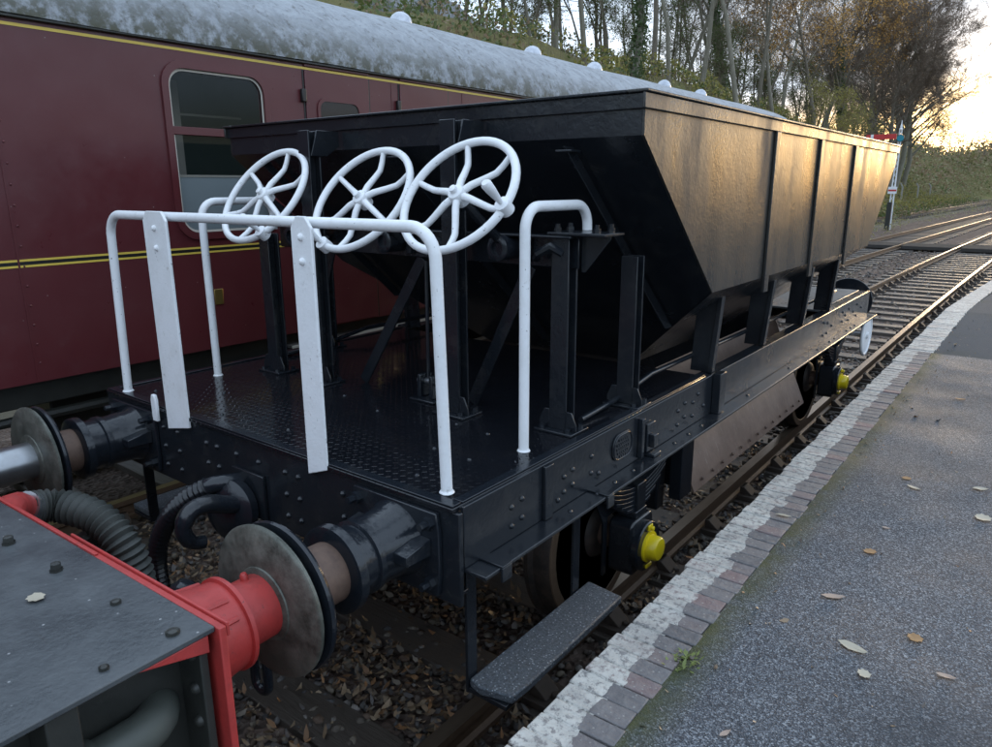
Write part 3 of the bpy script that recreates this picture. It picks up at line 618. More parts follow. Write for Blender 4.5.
# white handrails
RR = .0190
def hrail(pts): return MB().tube(pts,RR,14).build('handrail','white_paint',W)
rc = .10; zt_ = 2.105
pts = [(-.985,.03,ZT+.002),(-.945,.03,zt_-rc)]+[(-.945+rc-rc*math.cos(a),.03,zt_-rc+rc*math.sin(a)) for a in np.linspace(.15,1.57,8)]
pts += [(1.025-rc+rc*math.sin(a),.05,zt_-rc+rc*math.cos(a)) for a in np.linspace(0,1.45,8)]+[(1.028,.055,1.75),(1.035,.065,ZT+.002)]
hrail(pts)
for s in (-1,1):
    x_ = 1.003 if s > 0 else -.93; ya_ = .535 if s > 0 else .475; ztp = 2.152
    ye = ya_+.42
    hrail([(x_,ya_,ZT+.002),(x_,ya_,ztp-.08)]+[(x_,ya_+.08-.08*math.cos(a),ztp-.08+.08*math.sin(a)) for a in np.linspace(.2,1.57,7)]+[(x_,ye-.08+.08*math.sin(a),ztp-.08+.08*math.cos(a)) for a in np.linspace(0,1.57,8)]+[(x_,ye,2.054 if s > 0 else 2.0)])
    MB().lathe([(0,.0255),(.005,.0225)],(x_,ya_,ZT+.0005),(0,0,1),14).build('handrail_foot','white_paint',W)
for (xx,yy) in ((-.985,.03),(1.035,.065)): MB().lathe([(0,.0255),(.005,.0225)],(xx,yy,ZT+.0075),(0,0,1),14).build('handrail_foot','white_paint',W)
for (xa, xb, zb0, zb1) in ((-.552,-.372,1.178,1.216),(.432,.538,1.208,1.246)):
    st_ = MB().prism([(xa,zb0),(xb,zb1),(xb,2.09),(xb-.03,2.128),(xa+.03,2.128),(xa,2.09)],'y',-.016,-.004).build('handrail_stanchion','white_paint',W,.003)
    q = MB()
    for zz in (2.06,1.98): q.dome(((xa+xb)/2,-.016,zz),(0,-1,0),.014,.012,10)
    tag(q.build('bolts','white_paint',st_), kind='stuff')
MB().prism([(-.655,1.20),(-.615,1.20),(-.612,1.30),(-.622,1.325),(-.645,1.325),(-.655,1.30)],'y',-.03,-.013).build('lamp_iron','white_paint',W,.005)
# three handwheels on inclined spindles
def handwheel(cx, cy, cz, Rr, tilt, spin, handle):
    e1 = Vector((1,0,0)); n_ = Vector((0,-math.cos(tilt),math.sin(tilt))); e2 = n_.cross(e1)*-1
    if e2.z < 0: e2 = -e2
    c = Vector((cx,cy,cz)); r_ = Rr-.017
    hw = MB().tube([c+(e1*math.cos(a)+e2*math.sin(a))*r_ for a in np.linspace(0,2*math.pi,49)[:-1]],.0158,12,closed=True).build('handwheel','white_paint',W)
    for k in range(6):
        a = spin+k*math.pi/3; d = e1*math.cos(a)+e2*math.sin(a); t = d.cross(n_)
        P = [c+d*.02-n_*.0]+[c+d*(r_*u)+t*(o_*r_)+n_*(nz*.02) for u, o_, nz in ((.25,.0,-.1),(.5,.0,-.9),(.66,.0,-1.3),(.8,.0,-.9),(1.0,.0,0))]
        MB().tube(P,[.0145,.014,.013,.0125,.012,.0115],10).build('spoke','white_paint',hw)
    MB().lathe([(-.04,.03),(.012,.034),(.02,.030),(.024,.016),(.04,.014),(.043,.006)],c,n_,18).build('hub','white_paint',hw)
    if handle is not None:
        d = e1*math.cos(handle)+e2*math.sin(handle); b_ = c+d*r_
        MB().lathe([(-.024,.022),(-.022,.028),(.022,.028),(.024,.02)],b_,n_,14).build('handle_boss','white_paint',hw)
        MB().lathe([(.02,.008),(.05,.012),(.09,.017),(.125,.019),(.135,.012)],b_,n_,14).build('handle','white_paint',hw)
    e = c-n_*.045
    MB().tube([c-n_*.03, e-n_*.12, Vector((cx,.80,1.985))],.019,10).build('spindle','black_paint',hw)
T37 = R(37)
handwheel(-.540,.575,2.184,.270,T37,R(88),R(-55)); handwheel(.140,.57,2.172,.264,T37,R(92),R(-110)); handwheel(.725,.505,2.192,.256,T37,R(106),R(-12))
# maker's plate
mk = empty('makers_plate',(1.145,1.05,1.16)); mk.parent = W; mk.location = Vector((1.145,1.05,1.16))-ORIG[W]
MB().prism(rrect(.965,1.135,1.105,1.222,.05,5),'x',1.1425,1.150).build('plate_body','black_paint',mk,.002)
q = MB()
ring = [(yy,zz) for yy, zz in rrect(.972,1.128,1.112,1.215,.045,5)]
q.tube([(1.151,p[0],p[1]) for p in ring],.003,6,closed=True); q.build('plate_rim','black_gloss',mk)
q = MB()
for zz, n_ in ((1.195,5),(1.176,7),(1.157,7),(1.138,6),(1.122,4)):
    for k in range(n_):
        yy = 1.05+(k-(n_-1)/2)*.0165; q.box((1.150,yy-.005,zz-.005),(1.1535,yy+.005,zz+.005))
tag(q.build('raised_letters','black_gloss',mk), kind='stuff')
MB().box((1.1425,1.20,1.06),(1.165,1.225,1.24)).box((1.1425,1.26,1.07),(1.16,1.34,1.20)).box((1.16,1.28,1.09),(1.185,1.32,1.15)).box((1.1425,1.265,1.0505),(1.195,1.335,1.066)).build('label_clip','black_gloss',W,.003)
# wheels, springs, axleboxes
AZ = .485; XS = .083
def wheelset(y):
    ws = empty('wheelset',(0,y,AZ)); ws.parent = W; ws.location = Vector((0,y,AZ))-ORIG[W]
    for s in (-1,1):
        MB().lathe([(-.07,.44),(-.068,.495),(-.045,.495),(-.03,.47),(.05,.466),(.058,.46),(.058,.41),(.045,.40),(.03,.37),(.03,.16),(.075,.13),(.09,.11),(.09,.06)],(.74*s,y,AZ),(s,0,0),56).build('wheel','wheel_dark',ws)
    for s in (-1,1): MB().lathe([(0,.405),(.004,.41),(.004,.458),(0,.463)],((.74+.0585)*s,y,AZ),(s,0,0),56).build('tyre_face','rail_steel',ws)
    MB().tube([(-.95,y,AZ),(.95,y,AZ)],.065,16).build('axle','rust',ws)
    for s in (-1,1):
        MB().prism([(y-.36,1.04),(y+.36,1.04),(y+.30,.86),(y+.16,.62),(y+.155,.33),(y+.12,.33),(y+.12,.64),(y-.12,.64),(y-.12,.33),(y-.155,.33),(y-.16,.62),(y-.30,.86)],'x',(.985-XS)*s,(.998-XS)*s).build('axle_guard','black_paint',W,.003)
        ab = MB().prism(rrect(y-.115,y+.115,AZ-.14,AZ+.15,.04,4),'x',(1.0-XS)*s,(1.13-XS)*s).build('axlebox','black_paint',W,.012)
        MB().lathe([(0,.128),(.03,.128),(.036,.122),(.036,.10)],((1.1305-XS)*s,y,AZ),(s,0,0),28).build('cover_ring','black_gloss',ab)
        MB().lathe([(0,.080),(.010,.079),(.012,.064),(.055,.061),(.064,.054),(.068,.036)],((1.165-XS)*s,y,AZ),(s,0,0),26).build('cover','axlebox_yellow',ab)
        MB().box(((1.1655-XS)*s,y-.03,AZ-.112),((1.176-XS)*s,y+.03,AZ-.093)).lathe([(0,.014),(.016,.012)],((1.176-XS)*s,y,AZ+.101),(s,0,0),8).box(((1.1655-XS)*s,y-.022,AZ+.089),((1.176-XS)*s,y+.022,AZ+.118)).build('cover_lug','axlebox_yellow',ab,.004)
        MB().box(((1.02-XS)*s,y-.06,AZ+.151),((1.12-XS)*s,y+.06,AZ+.19)).build('spring_seat','black_paint',ab,.006)
        for k in range(6):
            L = .40-k*.055; z0 = AZ+.315-k*.022; V = []
            rows = []
            for i in range(9):
                t = -1+2*i/8; yy = y+t*L; zz = z0+.13*(t*L/.40)**2
                rows.append((yy,zz))
            poly = rows+[(a,b_-.017) for a, b_ in rows[::-1]]
            MB().prism(poly,'x',(1.035-XS)*s,(1.105-XS)*s).build('spring_leaf','black_gloss',W,.002)
        MB().box(((1.022-XS)*s,y-.045,AZ+.165),((1.118-XS)*s,y+.045,AZ+.33)).build('spring_buckle','black_paint',W,.005)
        for t in (-1,1):
            MB().tube([((1.02-XS)*s,y+t*.405,AZ+.45),((1.125-XS)*s,y+t*.405,AZ+.45)],.024,12).box(((1.03-XS)*s,y+t*.405-.02,AZ+.45),((1.11-XS)*s,y+t*.405+.02,1.035)).build('spring_shackle','black_paint',W)
wheelset(1.50); wheelset(5.40)
# footboard on hangers
fb = MB().prism([(1.09,.10),(1.15,.085),(1.20,.10),(1.262,.115),(1.268,.20),(1.262,.88),(1.09,.90)],'z',.545,.577).build('footboard','grip_board',W,.006)
for yy in (.12,.80):
    q = MB().box((1.075,yy-.025,.52),(1.087,yy+.025,1.034)).box((1.075,yy-.025,1.0505),(1.238,yy+.025,1.057)).box((1.2285,yy-.025,1.0),(1.238,yy+.025,1.0504)).box((1.0875,yy-.025,.525),(1.25,yy+.025,.544)); q.build('footboard_hanger','black_paint',fb,.002)
fb2 = MB().box((-1.262,.1,.545),(-1.09,.9,.577)).build('footboard','grip_board',W,.006)
for yy in (.12,.80): MB().box((-1.087,yy-.025,.52),(-1.075,yy+.025,1.034)).box((-1.25,yy-.025,.525),(-1.0875,yy+.025,.544)).build('footboard_hanger','black_paint',fb2,.002)
# buffers
BZ = 1.09
def wagon_buffer(x, far=False):
    pl_ = .095 if (x < 0 and not far) else .15
    sg = 1 if far else -1; yb0 = 5.92 if far else -.001
    b = MB().lathe([(0,.135),(.02,.132),(.05,.118),(.16,.112),(.165,.122),(.185,.122),(.19,.112),(.25,.116),(.255,.140),(.285,.140),(.29,.128)],(x,yb0,BZ),(0,sg,0),36).build('buffer','black_gloss',W)
    pl = MB().prism([(x-.19,BZ-.15),(x+.19,BZ-.15),(x+.20,BZ-.08),(x+.20,BZ+.08),(x+.19,BZ+.14),(x-.19,BZ+.14),(x-.20,BZ+.08),(x-.20,BZ-.08)],'y',yb0,yb0+sg*.018).build('base_plate','black_gloss',b,.004)
    for sx_ in (-1,1):
        MB().prism([(yb0+sg*.018,BZ+.05),(yb0+sg*.018,BZ-.01),(yb0+sg*.13,BZ-.005),(yb0+sg*.13,BZ+.03)],'x',x+sx_*.118-.008,x+sx_*.118+.05*sx_).build('web','black_gloss',b,.003)
        for sz in (-1,1): MB().lathe([(0,.022),(.022,.022),(.022,.013),(.05,.013)],(x+sx_*.165,yb0+sg*.018,BZ+sz*.105),(0,sg,0),6,False).build('nut','black_gloss',b)
    MB().lathe([(0,.095),(pl_,.095)],(x,yb0+sg*.285,BZ),(0,sg,0),32).build('plunger','rust',b)
    MB().lathe([(0,.10),(.012,.15),(.016,.222),(.024,.226),(.032,.222),(.036,.15)],(x,yb0+sg*(.284+pl_),BZ),(0,sg,0),56).build('head','black_gloss',b)
for s in (-1,1): wagon_buffer(.87*s); wagon_buffer(.87*s, True)
# draw gear and vacuum hose
dh = MB().prism([(-.07,.93),(.14,.93),(.14,1.12),(-.07,1.12)],'y',-.018,-.001).build('drawhook_plate','black_paint',W,.004)
MB().tube(smooth_path([Vector(p) for p in ((.05,.0,1.0),(.05,-.10,1.01),(.05,-.20,1.05),(.05,-.275,1.045),(.05,-.31,.985),(.05,-.285,.925),(.05,-.235,.905))],5),[.036]*11+[.034]*8+[.030]*6+[.026]*6,12).build('drawhook','black_gloss',W)
MB().lathe([(-.03,.05),(-.025,.11),(-.005,.128),(.03,.128),(.05,.10),(.058,.05)],(-.01,-.06,.965),(.2,-1,.1),30).build('vacuum_pipe_dummy','black_gloss',W)
hp = [Vector(p) for p in ((-.07,-.12,1.065),(-.15,-.17,1.01),(-.23,-.20,.935),(-.32,-.21,.83),(-.39,-.21,.71),(-.43,-.20,.58),(-.44,-.18,.44))]
def hose(P, r, n, parent, mat, name='vacuum_hose', per=12):
    sp = smooth_path(P, per); rad = [r*(1.12 if (i%2) else .90) for i in range(len(sp))]
    return MB().tube(sp, rad, 16).build(name, mat, parent)
hose(hp,.037,16,W,'rubber_gloss',per=10)
MB().tube([(-.02,0,1.06),(-.02,-.06,1.075),(-.05,-.11,1.075),(-.075,-.124,1.062)],.034,14).build('hose_elbow','black_gloss',W)
# side brake wheel at the far end, and brake gear under the frame
bw = MB().tube([(1.145,5.98+.185*math.cos(a),.83+.185*math.sin(a)) for a in np.linspace(0,2*math.pi,37)[:-1]],.016,10,closed=True).build('brake_wheel','white_paint',W)
MB().lathe([(0,.17),(.012,.17)],(1.139,5.98,.83),(1,0,0),30).build('web','white_paint',bw)
MB().lathe([(-.22,.018),(.03,.03)],(1.14,5.98,.83),(1,0,0),12).build('hub','white_paint',bw)
MB().tube([(.6,1.9,.62),(.6,4.5,.62)],.025,10).build('brake_rigging','black_paint',W)
MB().box((.93,2.06,.50),(1.0,2.22,1.035)).build('brake_hanger','black_paint',W,.004)
MB().box((.60,2.02,.42),(.88,2.12,1.0)).build('brake_block_hanger','black_paint',W,.01)
#__WAGON_END__

# ------------------------------------------------------------------ the locomotive's front end (left, nearest)
LOC = Vector((0,-.86,0)); Lo = empty('locomotive', LOC); tag(Lo, 'front end of a locomotive with grey footplate and red buffer beam', 'locomotive')
DZ = 1.30
dk = MB().box((-1.15,-3.6,DZ-.014),(1.15,-.8475,DZ)).build('footplate','deck_grey',Lo,.003)
bm_ = MB().box((-1.165,-.847,.62),(1.165,-.8295,DZ-.002)).build('buffer_beam','red_paint',Lo,.003)
MB().box((-1.16,-.8465,DZ-.0015),(.62,-.836,DZ+.004)).build('beam_edge','red_paint',bm_,.002)
MB().box((.45,-.829,DZ-.03),(1.165,-.822,DZ+.004)).build('beam_edge','red_paint',bm_,.002)
MB().prism([(-1.02,DZ-.016),(-.862,DZ-.016),(-.862,DZ-.06)],'x',1.135,1.146).build('corner_bracket','red_paint',bm_,.003)
MB().box((1.03,-3.6,.80),(1.045,-.862,DZ-.0145)).build('valance','old_black',Lo,.003)
MB().box((1.0455,-.882,.64),(1.135,-.862,DZ-.0145)).build('beam_angle','old_black',Lo,.003)
q = MB()
for zz in np.arange(.72,1.27,.085): q.dome((1.105,-.882,float(zz)),(0,-1,0),.016,.012,9)
for yy in np.arange(-2.6,-.9,.12): q.dome((1.045,float(yy),1.25),(1,0,0),.014,.010,8)
tag(q.build('rivets','old_black',Lo), kind='stuff')
MB().tube([(1.09,-2.6,1.10),(1.09,-1.02,1.10)]+[(1.09-.09+.09*math.cos(a),-1.02+.09*math.sin(a),1.10) for a in np.linspace(.2,1.57,6)]+[(.95,-.93,1.10)],.046,18).tube([(1.09,-1.22,1.10),(1.09,-1.10,1.10)],.054,18).build('steam_pipe','pipe_steel',Lo)
MB().box((1.05,-1.19,1.155),(1.14,-1.13,DZ-.0145)).build('pipe_clip','old_black',Lo,.004)
for i, (xx, yy, r_) in enumerate(((.886,-.927,.012),(.621,-.939,.016),(1.10,-.915,.015),(.368,-.948,.017),(1.10,-1.06,.010),(.90,-1.25,.008))):
    MB().lathe([(0,r_),(.006,r_),(.004,r_*.8),(.006+.014*(i%2),r_*.75),(.008+.015*(i%2),r_*.5)],(xx,yy,DZ),(0,0,1),6 if i%2 else 14,False).build('bolt','old_black',dk)
for s in (-1,1):
    x = .87*s
    bu = MB().lathe([(0,.150),(.03,.146),(.12,.128),(.172,.122),(.175,.131),(.187,.131),(.19,.115),(.198,.108)],(x,-.831,BZ),(0,1,0),36).build('buffer','red_paint',Lo)
    MB().prism([(x-.19,BZ-.18),(x+.19,BZ-.18),(x+.19,BZ+.18),(x-.19,BZ+.18)],'y',-.8315,-.815).build('base_plate','red_paint',bu,.005)
    for a in (35,60,120,145):
        d = Vector((math.cos(R(a)),0,math.sin(R(a))))
        MB().tube([Vector((x,-.80,BZ))+d*.138,Vector((x,-.68,BZ))+d*.124],.008,6).build('rib','red_paint',bu)
    MB().lathe([(0,.092 if s > 0 else .08),(.125 if s > 0 else .240,.092 if s > 0 else .08)],(x,-.66,BZ),(0,1,0),32).build('plunger','red_paint' if s > 0 else 'steel',bu)
    MB().lathe([(0,.098),(.004,.108),(.008,.11),(.014,.221),(.020,.228),(.030,.226),(.038,.18)],(x,-.540 if s > 0 else -.422,BZ),(0,1,0),60).build('head','buffer_face',bu)
    if s > 0: MB().lathe([(0,.011),(.014,.011),(.02,.007)],(x-.015,-.575,BZ+.09),(-.15,0,1),10).build('grease_nipple','red_paint',bu)
# red stub pipe, clamp and ribbed vacuum hose
MB().tube([(.09,-.86,1.255),(.02,-.815,1.26),(-.045,-.775,1.235),(-.085,-.735,1.195)],.043,16).build('vacuum_stub','red_paint',Lo)
MB().tube([(-.074,-.748,1.208),(-.092,-.715,1.186)],.055,18).build('hose_clamp','steel',Lo)
hp = [Vector(p) for p in ((-.088,-.73,1.196),(-.075,-.645,1.175),(.05,-.585,1.145),(.145,-.56,1.07),(.175,-.54,.95),(.15,-.54,.82),(.11,-.55,.66),(.10,-.56,.5))]
hose(hp,.052,16,Lo,'rubber',per=11)
MB().prism([(.66,.82),(.74,.82),(.73,.99),(.67,.99)],'y',-.46,-.44).build('coupling_bracket','old_black',Lo,.01)
MB().tube([(.70+.034*math.cos(a),-.45,.77+(.06 if math.sin(a)>0 else -.06)+.034*math.sin(a)) for a in np.linspace(0,2*math.pi,25)[:-1]],.015,10,closed=True).build('coupling_link','black_gloss',Lo)
MB().lathe([(-.04,.02),(-.03,.04),(0,.05),(.03,.04),(.045,.015)],(.50,-.56,1.0),(.3,.5,.6),16).build('coupling_ball','black_gloss',Lo)
MB().tube([(.50,-.56,1.0),(.42,-.66,.97),(.30,-.82,1.0)],.018,10).build('coupling_arm','old_black',Lo)
MB().box((-.14,-.83,.93),(.14,-.80,1.16)).build('drawhook_plate','old_black',Lo,.004)
MB().prism([(-.80,1.06),(-.62,1.08),(-.52,1.10),(-.48,1.05),(-.50,.98),(-.57,.96),(-.60,.99),(-.55,1.02),(-.60,1.03),(-.80,.99)],'x',-.03,.03).build('drawhook','old_black',Lo,.012)
Lo.rotation_euler[2] = R(1.8)
Lo.location = Vector((.0,-.86-.012,0))
#__LOCO_END__

# ------------------------------------------------------------------ the maroon coach on the next track
CX = -3.4; SX = -2.05; CY0, CY1 = -5.2, 14.3
Co = empty('railway_coach',(CX,(CY0+CY1)/2,0)); tag(Co, 'maroon passenger coach with yellow lining and weathered grey roof', 'coach')
wins = [(-2.9,-2.1),(1.0,1.69),(4.05,5.25),(6.2,7.4),(8.35,9.55),(10.5,11.7)]
ZB, ZG, WZ0, WZ1 = 1.14, 3.11, 1.93, 2.945
side = MB(); cur = CY0
def ring_panel(mb, y0, y1, z0, z1, hole, x, t):
    n = len(hole); cy = sum(p[0] for p in hole)/n; cz = sum(p[1] for p in hole)/n; out = []
    for (py, pz_) in hole:
        dy, dz = py-cy, pz_-cz; k = min(((y1-cy)/dy if dy > 1e-9 else (y0-cy)/dy if dy < -1e-9 else 1e9), ((z1-cz)/dz if dz > 1e-9 else (z0-cz)/dz if dz < -1e-9 else 1e9))
        out.append((cy+dy*k, cz+dz*k))
    cor = [(y1,z1),(y0,z1),(y0,z0),(y1,z0)]
    for c_ in cor:
        j = min(range(n), key=lambda i: (out[i][0]-c_[0])**2+(out[i][1]-c_[1])**2); out[j] = c_
    V = [(x,)+p for p in hole]+[(x,)+p for p in out]+[(x-t,)+p for p in hole]
    F_ = [(i,n+i,n+(i+1)%n,(i+1)%n) for i in range(n)]+[(i,(i+1)%n,2*n+(i+1)%n,2*n+i) for i in range(n)]
    mb.add(V, F_)
def holes(y0, y1, z0, z1, r): return rrect(y0,y1,z0,z1,r,6)
def flat(y0, y1): side.add([(SX,y0,ZB),(SX,y1,ZB),(SX,y1,ZG),(SX,y0,ZG)],[(0,1,2,3)])
for (a, b_) in wins:
    if a-.2 > cur: flat(cur, a-.2)
    ring_panel(side, a-.2, b_+.2, ZB, ZG, holes(a,b_,WZ0,WZ1,.11), SX, .06); cur = b_+.2
flat(cur, CY1)
side.build('body_side','maroon',Co)
MB().add([(2*CX-SX,CY0,ZB),(2*CX-SX,CY1,ZB),(2*CX-SX,CY1,ZG),(2*CX-SX,CY0,ZG)],[(3,2,1,0)]).add([(SX,CY0,ZB),(2*CX-SX,CY0,ZB),(2*CX-SX,CY0,ZG),(SX,CY0,ZG),(CX,CY0,3.81)],[(0,1,2,3),(3,2,4)]).add([(SX,CY1,ZB),(2*CX-SX,CY1,ZB),(2*CX-SX,CY1,ZG),(SX,CY1,ZG),(CX,CY1,3.81)],[(3,2,1,0),(4,2,3)]).build('far_side','maroon',Co)
MB().box((SX-.07,CY0+.02,ZB),(2*CX-SX+.07,CY1-.02,ZB+.06)).build('floor','dark_interior',Co)
MB().box((CX-.02,CY0+.05,ZB+.06),(CX+.02,CY1-.05,ZG)).build('corridor_partition','dark_interior',Co)
for i, (a, b_) in enumerate(wins):
    wn = empty('window',(SX,(a+b_)/2,2.4)); wn.parent = Co; wn.location = Vector((SX,(a+b_)/2,2.4))-ORIG[Co]
    q = MB(); o1, o2 = holes(a-.045,b_+.045,WZ0-.045,WZ1+.045,.15), holes(a,b_,WZ0,WZ1,.11); n = len(o1)
    V = [(SX+.014,)+p for p in o1]+[(SX+.014,)+p for p in o2]+[(SX-.0,)+p for p in o1]+[(SX-.03,)+p for p in o2]
    q.add(V,[(k,(k+1)%n,n+(k+1)%n,n+k) for k in range(n)]+[(2*n+k,2*n+(k+1)%n,(k+1)%n,k) for k in range(n)]+[(n+k,n+(k+1)%n,3*n+(k+1)%n,3*n+k) for k in range(n)])
    q.build('frame','maroon',wn)
    q = MB(); o1, o2 = holes(a+.002,b_-.002,WZ0+.002,WZ1-.002,.109), holes(a+.016,b_-.016,WZ0+.016,WZ1-.016,.097)
    V = [(SX-.004,)+p for p in o1]+[(SX-.004,)+p for p in o2]; q.add(V,[(k,(k+1)%n,n+(k+1)%n,n+k) for k in range(n)]); q.build('seal','cream',wn)
    MB().box((SX-.025,a,2.545),(SX+.006,b_,2.595)).build('transom','maroon',wn,.003)
    MB().add([(SX-.016,a-.01,WZ0-.01),(SX-.016,b_+.01,WZ0-.01),(SX-.016,b_+.01,2.56),(SX-.016,a-.01,2.56)],[(0,1,2,3)]).build('pane','glass_dark',wn)
    MB().add([(SX-.014,a-.01,2.58),(SX-.014,b_+.01,2.58),(SX-.014,b_+.01,WZ1+.01),(SX-.014,a-.01,WZ1+.01)],[(0,1,2,3)]).build('pane','glass_dark',wn)
    if i in (1,2,4):
        MB().box((SX-.05,a-.02,WZ0-.06),(SX-.040,b_+.02,2.285)).build('lower_blind','pale_panel',wn); MB().box((SX-.052,a-.02,2.286),(SX-.036,b_+.02,2.300)).build('blind_rail','cream',wn)
    MB().box((SX-.6,a+.1,2.72),(SX-.58,b_+.2,2.735)).box((SX-.6,a+.3,1.6),(SX-.55,a+.38,2.95)).build('luggage_rack','cream',wn)
# lining
for z0, z1, mt in ((3.046,3.062,'yellow_line'),(1.826,1.838,'yellow_line'),(1.794,1.806,'yellow_line'),(1.806,1.826,'line_black')):
    MB().box((SX+.0005,CY0+.01,z0),(SX+.0022,CY1-.01,z1)).build('lining',mt,Co)
# doors and seams
def door(y0, y1, win=True):
    d = empty('door',(SX,(y0+y1)/2,2.1)); d.parent = Co; d.location = Vector((SX,(y0+y1)/2,2.1))-ORIG[Co]
    MB().box((SX+.0005,y0,ZB+.01),(SX+.012,y1,3.042)).box((SX+.0005,y0,3.065),(SX+.012,y1,3.095)).build('door_leaf','maroon',d,.004)
    for yy in (y0-.010,y1+.010): MB().box((SX+.0004,yy-.007,ZB+.01),(SX+.003,yy+.007,3.042)).build('door_gap','line_black',d)
    MB().prism(rrect(y0+.12,y1-.12,1.95,2.84,.06,4),'x',SX+.0125,SX+.016).build('door_light','glass_dark',d)
    q = MB(); o1, o2 = rrect(y0+.095,y1-.095,1.925,2.865,.08,4), rrect(y0+.12,y1-.12,1.95,2.84,.06,4); n = len(o1)
    V = [(SX+.012,)+p for p in o1]+[(SX+.022,)+p for p in o1]+[(SX+.022,)+p for p in o2]+[(SX+.016,)+p for p in o2]
    q.add(V,[(r_*n+k,r_*n+(k+1)%n,(r_+1)*n+(k+1)%n,(r_+1)*n+k) for r_ in range(3) for k in range(n)]); q.build('light_frame','maroon',d)
    for zz in (2.82,1.9,1.3): MB().box((SX+.001,y0-.045,zz),(SX+.03,y0-.005,zz+.09)).build('hinge','line_black',d,.006)
    MB().tube([(SX+.03,y1-.06,2.0),(SX+.045,y1-.06,1.97),(SX+.045,y1-.06,1.9)],.012,8).build('door_handle','brass',d)
    MB().tube([(SX+.005,y1+.12,1.7),(SX+.05,y1+.12,1.75),(SX+.05,y1+.12,2.35),(SX+.005,y1+.12,2.4)],.013,8).build('grab_rail','maroon',d)
door(2.05,2.67); door(3.02,3.62); door(-1.75,-1.1); door(12.4,13.0)
for yy in (.02,2.93,3.83,5.72,7.9,10.1,12.1): MB().box((SX+.0004,yy-.005,ZB+.01),(SX+.0030,yy+.005,3.04)).build('panel_seam','maroon',Co)
q = MB()
for zz in np.arange(1.25,3.0,.11): q.dome((SX+.001,.045,float(zz)),(1,0,0),.007,.004,6)
tag(q.build('seam_screws','maroon',Co), kind='stuff')
bx('number_plate','brass',Co,(SX+.0005,1.17,1.44),(SX+.006,1.235,1.545),.002)
# roof
prof = []
for i in range(25):
    a = math.pi*i/24; prof.append((CX+1.385*math.cos(a), 3.10+.715*math.sin(a)))
yy = np.concatenate([np.linspace(CY0-.03,CY1+.03,27)]); V = []; F_ = []
for j, y in enumerate(yy):
    for k, p in enumerate(prof): V.append((p[0],float(y),p[1]+.006*math.sin(j*2.1+k*.9)))
n = len(prof)
for j in range(len(yy)-1):
    for k in range(n-1): F_.append((j*n+k,j*n+k+1,(j+1)*n+k+1,(j+1)*n+k))
rf = MB().add(V,[f[::-1] for f in F_],True).add([V[k] for k in range(n)],[tuple(range(n))]).add([V[(len(yy)-1)*n+k] for k in range(n)],[tuple(range(n))[::-1]]).build('roof','coach_roof',Co)
MB().box((SX-.01,CY0,3.083),(SX+.030,CY1,3.098)).build('gutter','old_black',rf,.004)
MB().box((SX-.005,CY0,3.099),(SX+.020,CY1,3.135)).build('gutter_lip','coach_roof',rf,.006)
for y in (-3.2,-.4,2.0,4.42,6.85,8.45,10.85,12.45):
    v_ = MB().lathe([(-.03,.10),(.03,.09),(.035,.115),(.08,.125),(.13,.115),(.17,.085),(.195,.045),(.2,.01)],(CX+.02,y,3.80),(0,0,1),20).build('roof_vent','roof_vent',rf)
    MB().lathe([(.03,.13),(.05,.13)],(CX+.02,y,3.80),(0,0,1),20).build('vent_ring','old_black',v_)
# underframe
MB().box((SX-.25,CY0+.1,.98),(SX-.10,CY1-.1,ZB-.001)).build('underframe','old_black',Co,.01)
for (a, b_) in ((1.75,3.75),(-2.2,-.9)):
    s_ = bx('step_board','timber',Co,(SX-.09,a,1.03),(SX+.03,b_,1.055),.004); bx('step_edge','cream',s_,(SX+.0305,a,1.032),(SX+.036,b_,1.053),.001)
for y in (-2.6,11.6):
    bg_ = MB().box((CX+.95,y-1.6,.45),(CX+1.12,y+1.6,.75)).box((CX-1.12,y-1.6,.45),(CX-.95,y+1.6,.75)).box((CX-1,y-.2,.6),(CX+1,y+.2,.95)).build('bogie','old_black',Co,.01)
    for dy in (-1.3,1.3):
        for s in (-1,1): MB().lathe([(-.07,.46),(-.06,.49),(-.04,.49),(-.03,.46),(.06,.455),(.06,.40),(.02,.38),(.02,.12),(.07,.1)],(CX+.74*s,y+dy,.475),(s,0,0),40).build('wheel','rust',bg_)
MB().box((SX-.35,3.6,.35),(SX-.95,6.2,.98)).build('battery_box','old_black',Co,.01)
MB().box((SX-.4,.2,.45),(SX-.8,1.1,.97)).build('equipment_box','old_black',Co,.01)
MB().tube([(SX-.15,CY0+.3,.90),(SX-.15,CY1-.3,.90)],.03,8).build('gas_pipe','old_black',Co)
#__COACH_END__

# ------------------------------------------------------------------ lineside: signal, fence, house
S = empty('semaphore_signal',(-5.2,44.3,-.2)); tag(S, 'white lattice semaphore signal post with red arm beyond the wagon', 'signal')
po = MB()
for sx_ in (-.09,.09):
    for sy_ in (-.09,.09): po.tube([(-5.2+sx_,44.3+sy_,-.2),(-5.2+sx_*.55,44.3+sy_*.55,5.1)],.022,6)
for k in range(16):
    z0 = .1+k*.31; w0 = .09*(1-.45*(z0+.2)/5.3)
    for s in (-1,1): po.tube([(-5.2-w0*s,44.3-w0,z0),(-5.2+w0*s,44.3-w0,z0+.31)],.010,5).tube([(-5.2+w0,44.3-w0*s,z0),(-5.2+w0,44.3+w0*s,z0+.31)],.010,5)
po.build('post','white_paint',S)
MB().lathe([(0,.09),(.06,.09),(.1,.05),(.2,.06),(.26,.03),(.5,.012)],(-5.2,44.3,5.1),(0,0,1),12).build('finial','white_paint',S)
am = MB().box((-6.85,44.14,4.62),(-5.35,44.165,4.90)).build('arm','signal_red',S,.004)
